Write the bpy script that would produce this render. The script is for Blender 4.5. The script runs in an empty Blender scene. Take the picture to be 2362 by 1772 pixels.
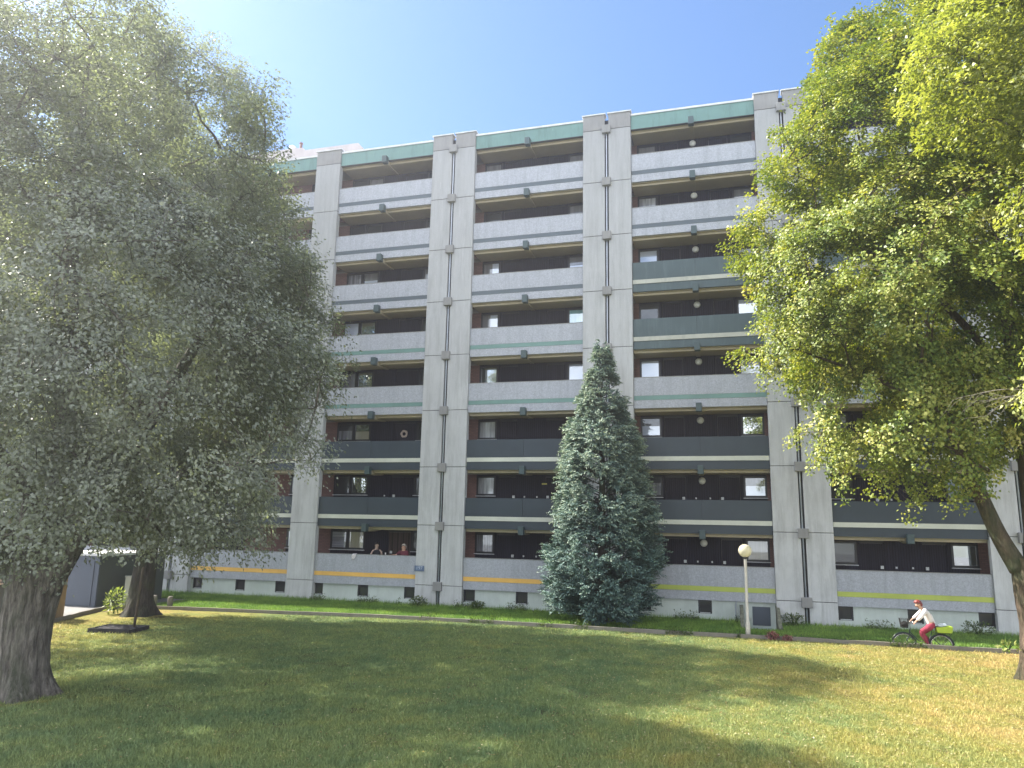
import bpy, bmesh, math, random
import numpy as np
from mathutils import Vector, Matrix, noise as mnoise
R = math.radians
rng = np.random.default_rng(7)
random.seed(7)
scene = bpy.context.scene
col = scene.collection

# ---------------------------------------------------------------- camera
CAM = Vector((0.0, -34.13, 3.741))
yaw, pit, roll = -0.2828, 0.1884, 0.0196
fw = Vector((math.sin(yaw)*math.cos(pit), math.cos(yaw)*math.cos(pit), math.sin(pit)))
rt = Vector((math.cos(yaw), -math.sin(yaw), 0))
up = rt.cross(fw)
r2 = rt*math.cos(roll) + up*math.sin(roll)
u2 = -rt*math.sin(roll) + up*math.cos(roll)
cd = bpy.data.cameras.new('camera')
cam = bpy.data.objects.new('camera', cd)
col.objects.link(cam)
M4 = Matrix(((r2.x, u2.x, -fw.x, CAM.x), (r2.y, u2.y, -fw.y, CAM.y), (r2.z, u2.z, -fw.z, CAM.z), (0, 0, 0, 1)))
cam.matrix_world = M4
cd.sensor_width = 36.0
cd.lens = 26.243
cd.clip_end = 3000
scene.camera = cam
scene.render.resolution_x, scene.render.resolution_y = 1024, 768

# ---------------------------------------------------------------- light
SUN_EL, SUN_A = R(45), R(7.9)          # elevation; angle behind the facade plane, sun on the -X side
sdir = Vector((-math.cos(SUN_A)*math.cos(SUN_EL), math.sin(SUN_A)*math.cos(SUN_EL), math.sin(SUN_EL)))
w = bpy.data.worlds.new('World')
scene.world = w
w.use_nodes = True
nt = w.node_tree
bg = nt.nodes['Background']
sky = nt.nodes.new('ShaderNodeTexSky')
sky.sky_type = 'NISHITA'
sky.sun_disc = False
sky.sun_elevation = SUN_EL
sky.sun_rotation = math.atan2(sdir.x, sdir.y)
sky.air_density = 1.0
sky.dust_density = 0.3
sky.ozone_density = 6.0
# unseen bright broken cloud, added behind the photographer to brighten the shaded facade
tc = nt.nodes.new('ShaderNodeTexCoord')
sx = nt.nodes.new('ShaderNodeSeparateXYZ'); nt.links.new(tc.outputs['Generated'], sx.inputs[0])
my = nt.nodes.new('ShaderNodeMapRange'); my.interpolation_type = 'SMOOTHSTEP'
my.inputs['From Min'].default_value = 0.05; my.inputs['From Max'].default_value = -0.45
nt.links.new(sx.outputs[1], my.inputs['Value'])
nz = nt.nodes.new('ShaderNodeTexNoise'); nz.inputs['Scale'].default_value = 3.2; nz.inputs['Detail'].default_value = 7
nz.inputs['Roughness'].default_value = 0.6
nt.links.new(tc.outputs['Generated'], nz.inputs['Vector'])
mn = nt.nodes.new('ShaderNodeMapRange'); mn.inputs['From Min'].default_value = 0.38; mn.inputs['From Max'].default_value = 0.58
nt.links.new(nz.outputs['Fac'], mn.inputs['Value'])
mm = nt.nodes.new('ShaderNodeMath'); mm.operation = 'MULTIPLY'
nt.links.new(my.outputs[0], mm.inputs[0]); nt.links.new(mn.outputs[0], mm.inputs[1])
cm = nt.nodes.new('ShaderNodeMix'); cm.data_type = 'RGBA'
cm.inputs['B'].default_value = (13.0, 13.4, 14.0, 1)
nt.links.new(mm.outputs[0], cm.inputs['Factor']); nt.links.new(sky.outputs[0], cm.inputs['A'])
nt.links.new(cm.outputs['Result'], bg.inputs[0])
bg.inputs[1].default_value = 0.07
sl = bpy.data.lights.new('sun', 'SUN')
sl.energy = 4.3
sl.angle = R(0.55)
sl.color = (1.0, 0.94, 0.84)
so = bpy.data.objects.new('sun', sl)
col.objects.link(so)
so.rotation_euler = (-sdir).to_track_quat('-Z', 'Y').to_euler()
so.location = (-30, 5, 40)
scene.view_settings.view_transform = 'Standard'
scene.view_settings.look = 'None'
scene.view_settings.exposure = 2.02
scene.view_settings.gamma = 1
scene.cycles.max_bounces = 7
scene.cycles.diffuse_bounces = 4
scene.cycles.transmission_bounces = 4
scene.cycles.transparent_max_bounces = 8
scene.cycles.use_denoising = True

# ---------------------------------------------------------------- materials
def new_mat(name):
    m = bpy.data.materials.new(name)
    m.use_nodes = True
    return m, m.node_tree.nodes, m.node_tree.links, m.node_tree.nodes['Principled BSDF']

def pos_node(N, L, scale):
    g = N.new('ShaderNodeNewGeometry')
    mp = N.new('ShaderNodeMapping')
    mp.inputs['Scale'].default_value = scale
    L.new(g.outputs['Position'], mp.inputs['Vector'])
    return mp

def noise_fac(N, L, scale, ns, detail=4, lo=0.35, hi=0.65, rough=0.6):
    p = pos_node(N, L, scale)
    n = N.new('ShaderNodeTexNoise')
    n.inputs['Scale'].default_value = ns
    n.inputs['Detail'].default_value = detail
    n.inputs['Roughness'].default_value = rough
    L.new(p.outputs[0], n.inputs['Vector'])
    mr = N.new('ShaderNodeMapRange')
    mr.inputs['From Min'].default_value = lo
    mr.inputs['From Max'].default_value = hi
    L.new(n.outputs['Fac'], mr.inputs['Value'])
    return mr.outputs[0]

def mixc(N, L, fac, a, b, mode='MIX'):
    m = N.new('ShaderNodeMix')
    m.data_type = 'RGBA'
    m.blend_type = mode
    for sock, v in ((m.inputs['Factor'], fac), (m.inputs['A'], a), (m.inputs['B'], b)):
        if hasattr(v, 'is_linked') or isinstance(v, bpy.types.NodeSocket):
            L.new(v, sock)
        elif isinstance(v, (int, float)):
            sock.default_value = v
        else:
            sock.default_value = (*v, 1)
    return m.outputs['Result']

def bump(N, L, B, fac, strength, dist=0.01):
    b = N.new('ShaderNodeBump')
    b.inputs['Strength'].default_value = strength
    b.inputs['Distance'].default_value = dist
    L.new(fac, b.inputs['Height'])
    L.new(b.outputs[0], B.inputs['Normal'])

def flat(name, c, rough=0.6, metal=0.0, var=0.12, ns=2.0, spec=0.5):
    m, N, L, B = new_mat(name)
    f = noise_fac(N, L, (1, 1, 1), ns, 5)
    L.new(mixc(N, L, f, tuple(x*(1-var) for x in c), tuple(min(1, x*(1+var)) for x in c)), B.inputs['Base Color'])
    B.inputs['Roughness'].default_value = rough
    B.inputs['Metallic'].default_value = metal
    B.inputs['Specular IOR Level'].default_value = spec
    return m

def concrete(name, c, dirt, streak=0.5, boards=True, soil_light_ramp=False):
    m, N, L, B = new_mat(name)
    base = mixc(N, L, noise_fac(N, L, (1, 1, 1), 0.9, 6, 0.3, 0.7), tuple(x*0.88 for x in c), tuple(x*1.08 for x in c))
    if soil_light_ramp:  # darker upwards: soiling, deepened in the colour to offset brighter light above
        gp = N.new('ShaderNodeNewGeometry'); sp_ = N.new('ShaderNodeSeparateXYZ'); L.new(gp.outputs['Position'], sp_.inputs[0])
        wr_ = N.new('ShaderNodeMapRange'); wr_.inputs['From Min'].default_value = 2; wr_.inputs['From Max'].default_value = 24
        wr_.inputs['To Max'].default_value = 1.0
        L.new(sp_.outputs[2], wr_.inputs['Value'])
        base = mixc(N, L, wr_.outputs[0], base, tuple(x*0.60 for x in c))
    st = noise_fac(N, L, (3.2, 3.2, 0.30), 1.0, 8, 0.46, 0.80, 0.8)
    s2 = N.new('ShaderNodeMath'); s2.operation = 'MULTIPLY'; s2.inputs[1].default_value = streak
    L.new(st, s2.inputs[0])
    c2 = mixc(N, L, s2.outputs[0], base, dirt)
    lt = noise_fac(N, L, (7, 7, 0.6), 1.0, 6, 0.56, 0.8, 0.7)
    l2 = N.new('ShaderNodeMath'); l2.operation = 'MULTIPLY'; l2.inputs[1].default_value = 0.35
    L.new(lt, l2.inputs[0])
    c2b = mixc(N, L, l2.outputs[0], c2, tuple(min(1, x*1.35) for x in c))
    bl = noise_fac(N, L, (1.3, 1.3, 0.7), 1.0, 7, 0.5, 0.75, 0.75)
    b2 = N.new('ShaderNodeMath'); b2.operation = 'MULTIPLY'; b2.inputs[1].default_value = 0.45
    L.new(bl, b2.inputs[0])
    c3 = mixc(N, L, b2.outputs[0], c2b, tuple(x*0.62 for x in c))
    fine = noise_fac(N, L, (1, 1, 1), 22, 3, 0.2, 0.8)
    c4 = mixc(N, L, fine, c3, tuple(x*1.05 for x in c), 'MIX')
    c5 = mixc(N, L, 0.25, c3, c4)
    if boards:
        p = pos_node(N, L, (1, 0.0, 0.0))
        wv = N.new('ShaderNodeTexWave'); wv.wave_type = 'BANDS'; wv.bands_direction = 'X'; wv.wave_profile = 'SAW'
        wv.inputs['Scale'].default_value = 1.15
        L.new(p.outputs[0], wv.inputs['Vector'])
        mr = N.new('ShaderNodeMapRange'); mr.inputs['From Min'].default_value = 0.93; mr.inputs['From Max'].default_value = 1.0
        mr.inputs['To Max'].default_value = 0.14
        L.new(wv.outputs['Fac'], mr.inputs['Value'])
        c5 = mixc(N, L, mr.outputs[0], c5, tuple(x*0.5 for x in c))
    L.new(c5, B.inputs['Base Color'])
    B.inputs['Roughness'].default_value = 0.92
    B.inputs['Specular IOR Level'].default_value = 0.25
    bump(N, L, B, fine, 0.35, 0.01)
    return m

def aggregate(name, c):
    m, N, L, B = new_mat(name)
    p = pos_node(N, L, (1, 1, 1))
    v = N.new('ShaderNodeTexVoronoi'); v.inputs['Scale'].default_value = 26
    L.new(p.outputs[0], v.inputs['Vector'])
    sep = N.new('ShaderNodeSeparateColor'); L.new(v.outputs['Color'], sep.inputs[0])
    a = mixc(N, L, sep.outputs[0], tuple(x*0.72 for x in c), tuple(min(1, x*1.28) for x in c))
    f2 = noise_fac(N, L, (1, 1, 1), 9, 6, 0.3, 0.7, 0.8)
    a2 = mixc(N, L, f2, tuple(x*0.82 for x in c), tuple(x*1.18 for x in c))
    a3 = mixc(N, L, 0.5, a, a2)
    dr = noise_fac(N, L, (4.0, 4.0, 0.45), 1, 6, 0.46, 0.78, 0.75)
    d2 = N.new('ShaderNodeMath'); d2.operation = 'MULTIPLY'; d2.inputs[1].default_value = 0.6
    L.new(dr, d2.inputs[0])
    a4 = mixc(N, L, d2.outputs[0], a3, tuple(x*0.6 for x in c))
    L.new(a4, B.inputs['Base Color'])
    B.inputs['Roughness'].default_value = 0.9
    bump(N, L, B, sep.outputs[0], 0.4, 0.01)
    return m

def painted(name, c, dirt, amount=0.35, rough=0.55):
    m, N, L, B = new_mat(name)
    st = noise_fac(N, L, (4, 4, 0.5), 1, 6, 0.5, 0.85, 0.75)
    s2 = N.new('ShaderNodeMath'); s2.operation = 'MULTIPLY'; s2.inputs[1].default_value = amount
    L.new(st, s2.inputs[0])
    base = mixc(N, L, noise_fac(N, L, (1, 1, 1), 0.9, 5, 0.3, 0.7), tuple(x*0.9 for x in c), tuple(x*1.1 for x in c))
    a = mixc(N, L, s2.outputs[0], base, dirt)
    sp = noise_fac(N, L, (7, 7, 0.9), 2.0, 3, 0.73, 0.78, 0.6)
    s3 = N.new('ShaderNodeMath'); s3.operation = 'MULTIPLY'; s3.inputs[1].default_value = amount*0.6
    L.new(sp, s3.inputs[0])
    L.new(mixc(N, L, s3.outputs[0], a, tuple(min(1, x*3+0.05) for x in c)), B.inputs['Base Color'])
    B.inputs['Roughness'].default_value = rough
    return m

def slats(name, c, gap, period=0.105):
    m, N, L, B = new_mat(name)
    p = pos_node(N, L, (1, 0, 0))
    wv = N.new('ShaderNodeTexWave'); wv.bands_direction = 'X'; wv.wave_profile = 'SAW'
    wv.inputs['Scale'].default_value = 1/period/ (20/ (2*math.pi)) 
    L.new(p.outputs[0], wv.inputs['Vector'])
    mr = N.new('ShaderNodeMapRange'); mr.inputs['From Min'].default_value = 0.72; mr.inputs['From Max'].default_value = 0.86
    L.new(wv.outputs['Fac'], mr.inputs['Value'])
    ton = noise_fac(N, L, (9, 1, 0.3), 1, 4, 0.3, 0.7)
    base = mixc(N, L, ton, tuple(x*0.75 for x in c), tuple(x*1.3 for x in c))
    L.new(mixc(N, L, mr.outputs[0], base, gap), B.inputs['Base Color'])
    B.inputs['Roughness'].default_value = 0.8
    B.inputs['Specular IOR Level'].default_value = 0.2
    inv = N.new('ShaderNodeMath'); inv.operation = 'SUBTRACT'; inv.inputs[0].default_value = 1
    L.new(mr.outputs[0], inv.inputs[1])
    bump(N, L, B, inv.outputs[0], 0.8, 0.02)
    return m

def brick(name):
    m, N, L, B = new_mat(name)
    g = N.new('ShaderNodeNewGeometry')
    s = N.new('ShaderNodeSeparateXYZ'); L.new(g.outputs['Position'], s.inputs[0])
    cb = N.new('ShaderNodeCombineXYZ'); L.new(s.outputs[0], cb.inputs[0]); L.new(s.outputs[2], cb.inputs[1])
    b = N.new('ShaderNodeTexBrick')
    b.inputs['Scale'].default_value = 1.0
    b.inputs['Brick Width'].default_value = 0.22
    b.inputs['Row Height'].default_value = 0.075
    b.inputs['Mortar Size'].default_value = 0.008
    b.inputs['Color1'].default_value = (0.17, 0.085, 0.075, 1)
    b.inputs['Color2'].default_value = (0.22, 0.115, 0.10, 1)
    b.inputs['Mortar'].default_value = (0.10, 0.07, 0.06, 1)
    L.new(cb.outputs[0], b.inputs['Vector'])
    L.new(b.outputs['Color'], B.inputs['Base Color'])
    B.inputs['Roughness'].default_value = 0.9
    return m

def pane_mat(name, c, c2=None, refl=0.22, vertical=True, period=9):
    m, N, L, B = new_mat(name)
    if c2:
        f = noise_fac(N, L, (period, 1, 0.6) if vertical else (0.5, 1, period), 1.0, 3, 0.35, 0.65)
        L.new(mixc(N, L, f, c, c2), B.inputs['Base Color'])
    else:
        B.inputs['Base Color'].default_value = (*c, 1)
    B.inputs['Roughness'].default_value = 0.7
    gl = N.new('ShaderNodeBsdfGlossy'); gl.inputs['Roughness'].default_value = 0.02
    gl.inputs['Color'].default_value = (0.9, 0.95, 1.0, 1)
    mx = N.new('ShaderNodeMixShader')
    lw = N.new('ShaderNodeLayerWeight'); lw.inputs['Blend'].default_value = 0.25
    ma = N.new('ShaderNodeMath'); ma.operation = 'MULTIPLY_ADD'; ma.inputs[1].default_value = 0.6; ma.inputs[2].default_value = refl
    L.new(lw.outputs['Fresnel'], ma.inputs[0])
    L.new(ma.outputs[0], mx.inputs[0])
    L.new(B.outputs[0], mx.inputs[1]); L.new(gl.outputs[0], mx.inputs[2])
    L.new(mx.outputs[0], N['Material Output'].inputs['Surface'])
    return m

def leaf_mat(name, dark, mid, light, transl, rough=0.45, tf=0.45, spec=0.5):
    m, N, L, B = new_mat(name)
    at = N.new('ShaderNodeAttribute'); at.attribute_name = 'rnd'
    cr = N.new('ShaderNodeValToRGB')
    e = cr.color_ramp.elements
    e[0].color = (*dark, 1); e[0].position = 0.0
    e[1].color = (*light, 1); e[1].position = 1.0
    x = cr.color_ramp.elements.new(0.5); x.color = (*mid, 1)
    L.new(at.outputs['Fac'], cr.inputs[0])
    L.new(cr.outputs[0], B.inputs['Base Color'])
    B.inputs['Roughness'].default_value = rough
    B.inputs['Specular IOR Level'].default_value = spec
    tr = N.new('ShaderNodeBsdfTranslucent')
    L.new(mixc(N, L, 1.0, cr.outputs[0], transl, 'MULTIPLY'), tr.inputs['Color'])
    mx = N.new('ShaderNodeMixShader'); mx.inputs[0].default_value = tf
    L.new(B.outputs[0], mx.inputs[1]); L.new(tr.outputs[0], mx.inputs[2])
    L.new(mx.outputs[0], N['Material Output'].inputs['Surface'])
    return m

def bark(name, c, dirt):
    m, N, L, B = new_mat(name)
    f = noise_fac(N, L, (13, 13, 2.2), 1, 8, 0.38, 0.62, 0.7)
    f2 = noise_fac(N, L, (1, 1, 0.6), 1.3, 5, 0.45, 0.7)
    a = mixc(N, L, f, dirt, c)
    L.new(mixc(N, L, f2, a, (0.06, 0.08, 0.035)), B.inputs['Base Color'])
    B.inputs['Roughness'].default_value = 0.95
    bump(N, L, B, f, 1.0, 0.05)
    return m

def grass_color(N, L, right_dry=True):
    """green lawn with dry straw patches, laid out in world space"""
    g = N.new('ShaderNodeNewGeometry')
    s = N.new('ShaderNodeSeparateXYZ'); L.new(g.outputs['Position'], s.inputs[0])
    n1 = noise_fac(N, L, (1, 1, 0), 0.16, 5, 0.30, 0.70, 0.65)
    n2 = noise_fac(N, L, (1, 1, 0), 1.3, 5, 0.32, 0.68, 0.7)
    rx = N.new('ShaderNodeMapRange'); rx.inputs['From Min'].default_value = -4; rx.inputs['From Max'].default_value = 5
    L.new(s.outputs[0], rx.inputs['Value'])
    lx = N.new('ShaderNodeMapRange'); lx.inputs['From Min'].default_value = -16; lx.inputs['From Max'].default_value = -23
    L.new(s.outputs[0], lx.inputs['Value'])
    mxm = N.new('ShaderNodeMath'); mxm.operation = 'MAXIMUM'; L.new(rx.outputs[0], mxm.inputs[0]); L.new(lx.outputs[0], mxm.inputs[1])
    a1 = N.new('ShaderNodeMath'); a1.operation = 'MULTIPLY_ADD'; a1.inputs[1].default_value = 0.42; L.new(mxm.outputs[0], a1.inputs[0])
    h = N.new('ShaderNodeMath'); h.operation = 'MULTIPLY_ADD'; h.inputs[1].default_value = 0.42; h.inputs[2].default_value = -0.05
    L.new(n1, h.inputs[0]); L.new(h.outputs[0], a1.inputs[2])
    h2 = N.new('ShaderNodeMath'); h2.operation = 'MULTIPLY_ADD'; h2.inputs[1].default_value = 0.34; L.new(n2, h2.inputs[0]); L.new(a1.outputs[0], h2.inputs[2])
    cl = N.new('ShaderNodeMath'); cl.operation = 'ADD'; cl.use_clamp = True; cl.inputs[1].default_value = -0.08; L.new(h2.outputs[0], cl.inputs[0])
    cr = N.new('ShaderNodeValToRGB')
    e = cr.color_ramp.elements
    e[0].color = (0.165, 0.245, 0.105, 1); e[0].position = 0.05
    e[1].color = (0.62, 0.46, 0.20, 1); e[1].position = 1.0
    for p, c in ((0.35, (0.27, 0.325, 0.115)), (0.6, (0.39, 0.37, 0.11)), (0.8, (0.53, 0.42, 0.16))):
        x = e.new(p); x.color = (*c, 1)
    L.new(cl.outputs[0], cr.inputs[0])
    return cr.outputs[0]

def lawn_mat(name):
    m, N, L, B = new_mat(name)
    c = grass_color(N, L)
    f = noise_fac(N, L, (1, 1, 1), 30, 4, 0.3, 0.7, 0.8)
    c = mixc(N, L, noise_fac(N, L, (1, 1, 0), 0.9, 6, 0.56, 0.66, 0.7), c, (0.13, 0.10, 0.07))
    L.new(mixc(N, L, f, mixc(N, L, 1.0, c, (0.55, 0.55, 0.5), 'MULTIPLY'), c), B.inputs['Base Color'])
    B.inputs['Roughness'].default_value = 0.95
    B.inputs['Specular IOR Level'].default_value = 0.1
    bump(N, L, B, f, 1.0, 0.04)
    return m

def blade_mat(name, vivid=False):
    m, N, L, B = new_mat(name)
    if vivid:
        c = mixc(N, L, noise_fac(N, L, (1, 1, 0), 0.8, 4), (0.13, 0.25, 0.045), (0.27, 0.40, 0.07))
    else:
        c = grass_color(N, L)
    at = N.new('ShaderNodeAttribute'); at.attribute_name = 'rnd'
    c2 = mixc(N, L, at.outputs['Fac'], mixc(N, L, 1.0, c, (0.6, 0.65, 0.6), 'MULTIPLY'), mixc(N, L, 1.0, c, (1.35, 1.3, 1.3), 'MULTIPLY'))
    L.new(c2, B.inputs['Base Color'])
    B.inputs['Roughness'].default_value = 0.6
    tr = N.new('ShaderNodeBsdfTranslucent'); L.new(c2, tr.inputs['Color'])
    mx = N.new('ShaderNodeMixShader'); mx.inputs[0].default_value = 0.35
    L.new(B.outputs[0], mx.inputs[1]); L.new(tr.outputs[0], mx.inputs[2])
    L.new(mx.outputs[0], N['Material Output'].inputs['Surface'])
    return m

MT = {
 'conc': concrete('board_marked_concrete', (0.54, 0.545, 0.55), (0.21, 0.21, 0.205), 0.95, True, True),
 'conc_cap': concrete('weathered_concrete', (0.285, 0.28, 0.275), (0.14, 0.135, 0.13), 0.7, False),
 'agg': aggregate('exposed_aggregate', (0.385, 0.40, 0.44)),
 'conc_plain': concrete('plain_concrete', (0.30, 0.295, 0.275), (0.13, 0.13, 0.12), 0.5, False),
 'groove': flat('groove', (0.06, 0.06, 0.06), 0.9),
 'darkpar': painted('dark_green_paint', (0.032, 0.047, 0.062), (0.055, 0.075, 0.09), 0.35),
 'weathpar': painted('weathered_green_paint', (0.050, 0.080, 0.088), (0.14, 0.20, 0.20), 0.5),
 'fascia': painted('copper_green_fascia', (0.125, 0.235, 0.215), (0.06, 0.12, 0.10), 0.85),
 'white_st': painted('cream_stripe', (0.56, 0.57, 0.49), (0.3, 0.3, 0.27), 0.2),
 'wwhite_st': painted('worn_cream_stripe', (0.42, 0.42, 0.36), (0.15, 0.16, 0.14), 0.6),
 'orange_st': painted('orange_stripe', (0.80, 0.47, 0.11), (0.5, 0.33, 0.12), 0.25),
 'lime_st': painted('lime_stripe', (0.42, 0.48, 0.09), (0.26, 0.30, 0.08), 0.35),
 'teal_st': painted('teal_stripe', (0.15, 0.265, 0.24), (0.12, 0.18, 0.17), 0.4),
 'slate_st': painted('slate_stripe', (0.085, 0.11, 0.13), (0.05, 0.07, 0.08), 0.3),
 'beam': painted('beam_end_paint', (0.05, 0.08, 0.085), (0.03, 0.05, 0.05), 0.3),
 'soffit': painted('soffit_paint', (0.42, 0.36, 0.25), (0.30, 0.25, 0.17), 0.4),
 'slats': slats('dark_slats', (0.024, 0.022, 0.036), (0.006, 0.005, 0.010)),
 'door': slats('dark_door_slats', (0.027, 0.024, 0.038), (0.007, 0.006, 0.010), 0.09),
 'doorbrown': slats('brown_door', (0.07, 0.05, 0.045), (0.02, 0.015, 0.014), 0.3),
 'brick': brick('red_brick'),
 'frame': flat('dark_window_frame', (0.012, 0.013, 0.018), 0.4),
 'sill': flat('pale_sill', (0.55, 0.56, 0.58), 0.5),
 'capwhite': flat('roof_cap', (0.60, 0.60, 0.60), 0.5),
 'base': concrete('pale_render', (0.55, 0.60, 0.57), (0.28, 0.31, 0.28), 0.25, False),
 'pipe': flat('grey_pipe', (0.42, 0.46, 0.52), 0.35, 0.1),
 'black': flat('black_recess', (0.01, 0.01, 0.014), 0.8),
 'lampglass': flat('opal_lamp', (0.62, 0.62, 0.58), 0.35, var=0.04),
 'white': flat('white_plastic', (0.62, 0.63, 0.62), 0.5, var=0.05),
 'p_dark': pane_mat('pane_dark', (0.015, 0.017, 0.022), None, 0.08),
 'p_grey': pane_mat('pane_grey', (0.12, 0.12, 0.13), (0.18, 0.18, 0.19), 0.14),
 'p_curtain': pane_mat('pane_curtain', (0.20, 0.21, 0.23), (0.48, 0.49, 0.52), 0.12),
 'p_lace': pane_mat('pane_lace', (0.10, 0.10, 0.12), (0.30, 0.31, 0.35), 0.12, True, 22),
 'p_sky': pane_mat('pane_pale', (0.50, 0.56, 0.72), (0.58, 0.64, 0.78), 0.25, False, 0.8),  # pale sky reflection painted into the base colour
 'p_cyan': pane_mat('pane_cyan', (0.22, 0.50, 0.58), (0.30, 0.58, 0.64), 0.25),
 'p_blind': pane_mat('pane_blind', (0.16, 0.16, 0.20), (0.34, 0.35, 0.40), 0.12, False, 9),
 'p_cream': pane_mat('pane_cream', (0.33, 0.31, 0.23), (0.40, 0.38, 0.29), 0.14),
 'p_mirror': pane_mat('pane_reflecting', (0.05, 0.07, 0.06), None, 0.5),
 'glass_b': pane_mat('basement_glass', (0.02, 0.02, 0.025), None, 0.03),
 'penthouse': concrete('pinkish_render', (0.46, 0.42, 0.42), (0.3, 0.26, 0.25), 0.4, False),
 'shed_front': painted('blue_grey_metal', (0.065, 0.08, 0.11), (0.05, 0.065, 0.09), 0.3),
 'shed_side': painted('shed_dark_side', (0.055, 0.065, 0.06), (0.04, 0.05, 0.05), 0.3),
 'kerb': concrete('kerb_concrete', (0.22, 0.20, 0.17), (0.07, 0.06, 0.05), 0.7, False),
 'paving': concrete('paving', (0.23, 0.225, 0.22), (0.2, 0.19, 0.17), 0.3, False),
 'asphalt': flat('asphalt', (0.06, 0.06, 0.06), 0.95),
 'far': flat('far_ground', (0.08, 0.10, 0.04), 0.95, ns=0.2),
 'wood': painted('weathered_wood', (0.30, 0.20, 0.10), (0.12, 0.08, 0.05), 0.6, 0.85),
 'woodpale': painted('pale_wood', (0.52, 0.42, 0.36), (0.3, 0.22, 0.18), 0.4, 0.85),
 'cab': painted('cabinet_grey', (0.50, 0.50, 0.44), (0.34, 0.33, 0.27), 0.35),
 'metal': flat('galvanised', (0.42, 0.42, 0.40), 0.45, 0.5),
 'lamppaint': flat('cream_post', (0.52, 0.48, 0.42), 0.45, 0.0),
 'soil': flat('dark_soil', (0.028, 0.026, 0.03), 0.95, ns=9, var=0.5),
 'moss': flat('mossy_concrete', (0.14, 0.14, 0.10), 0.95, ns=6, var=0.5),
 'signblue': flat('sign_blue', (0.10, 0.15, 0.26), 0.4),
 'signwhite': flat('sign_white', (0.55, 0.60, 0.72), 0.5),
 'yellow': flat('yellow_label', (0.62, 0.55, 0.12), 0.5),
 'skin': flat('skin', (0.50, 0.29, 0.20), 0.55, var=0.06),
 'skin_pale': flat('skin_pale', (0.46, 0.33, 0.27), 0.55, var=0.06),
 'hair_dark': flat('hair_dark', (0.02, 0.017, 0.018), 0.6),
 'hair_red': flat('hair_red', (0.20, 0.035, 0.03), 0.5, var=0.4, ns=20),
 'hair_pale': flat('hair_pale', (0.50, 0.45, 0.40), 0.6),
 'cloth_black': flat('cloth_black', (0.014, 0.014, 0.020), 0.85),
 'cloth_white': flat('cloth_white', (0.68, 0.64, 0.64), 0.85),
 'cloth_pink': flat('cloth_pink', (0.62, 0.42, 0.40), 0.85),
 'cloth_red': flat('cloth_red', (0.26, 0.025, 0.055), 0.85, var=0.3, ns=8),
 'cloth_maroon': flat('cloth_maroon', (0.13, 0.025, 0.04), 0.85),
 'bikegreen': flat('bike_green', (0.012, 0.03, 0.03), 0.3),
 'tyre': flat('tyre', (0.02, 0.02, 0.02), 0.8),
 'chrome': flat('chrome', (0.62, 0.62, 0.60), 0.25, 0.9),
 'crate': flat('lime_plastic', (0.33, 0.46, 0.03), 0.4),
 'bag': flat('pale_bag', (0.60, 0.66, 0.72), 0.35),
 'saddle': flat('saddle', (0.03, 0.02, 0.02), 0.6),
 'lawn': lawn_mat('lawn_turf'),
 'blade': blade_mat('grass_blades'),
 'bladeviv': blade_mat('strip_grass_blades', True),
 'strip': flat('strip_turf', (0.06, 0.12, 0.025), 0.95, ns=5, var=0.35),
 'bark1': bark('grey_bark', (0.30, 0.265, 0.235), (0.07, 0.058, 0.05)),
 'bark2': bark('dark_bark', (0.09, 0.075, 0.065), (0.025, 0.02, 0.018)),
 'bark3': bark('lime_bark', (0.20, 0.145, 0.10), (0.06, 0.042, 0.03)),
 'twig': bark('dead_twig', (0.45, 0.40, 0.34), (0.3, 0.26, 0.22)),
 'leafA': leaf_mat('grey_green_leaf', (0.16, 0.17, 0.145), (0.23, 0.245, 0.205), (0.33, 0.345, 0.28), (1.3, 1.45, 0.65), 0.42, 0.32, 0.4),
 'leafB': leaf_mat('dark_green_leaf', (0.155, 0.17, 0.13), (0.225, 0.24, 0.185), (0.31, 0.33, 0.24), (1.2, 1.35, 0.6), 0.40, 0.33, 0.5),
 'leafC': leaf_mat('lime_leaf', (0.07, 0.125, 0.03), (0.23, 0.28, 0.06), (0.56, 0.53, 0.18), (1.5, 1.45, 0.4), 0.5, 0.25, 0.35),
 'leafD': leaf_mat('yellow_lime_leaf', (0.15, 0.19, 0.06), (0.31, 0.34, 0.12), (0.52, 0.52, 0.26), (1.4, 1.4, 0.4), 0.5, 0.34, 0.35),
 'conif': leaf_mat('blue_green_needles', (0.055, 0.105, 0.10), (0.125, 0.20, 0.18), (0.38, 0.43, 0.29), (1.0, 1.1, 0.7), 0.6, 0.12, 0.3),
 'weed': leaf_mat('weed_leaf', (0.03, 0.06, 0.015), (0.06, 0.10, 0.02), (0.16, 0.20, 0.05), (1.2, 1.3, 0.5)),
 'sapling': leaf_mat('sapling_leaf', (0.12, 0.17, 0.04), (0.22, 0.27, 0.07), (0.38, 0.40, 0.15), (1.2, 1.3, 0.6)),
 'petal': leaf_mat('red_petal', (0.14, 0.03, 0.03), (0.34, 0.08, 0.10), (0.60, 0.34, 0.33), (1, 1, 1)),
 'fallen': leaf_mat('fallen_leaf', (0.20, 0.15, 0.05), (0.42, 0.34, 0.14), (0.62, 0.56, 0.34), (1, 1, 0.8)),
}

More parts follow.
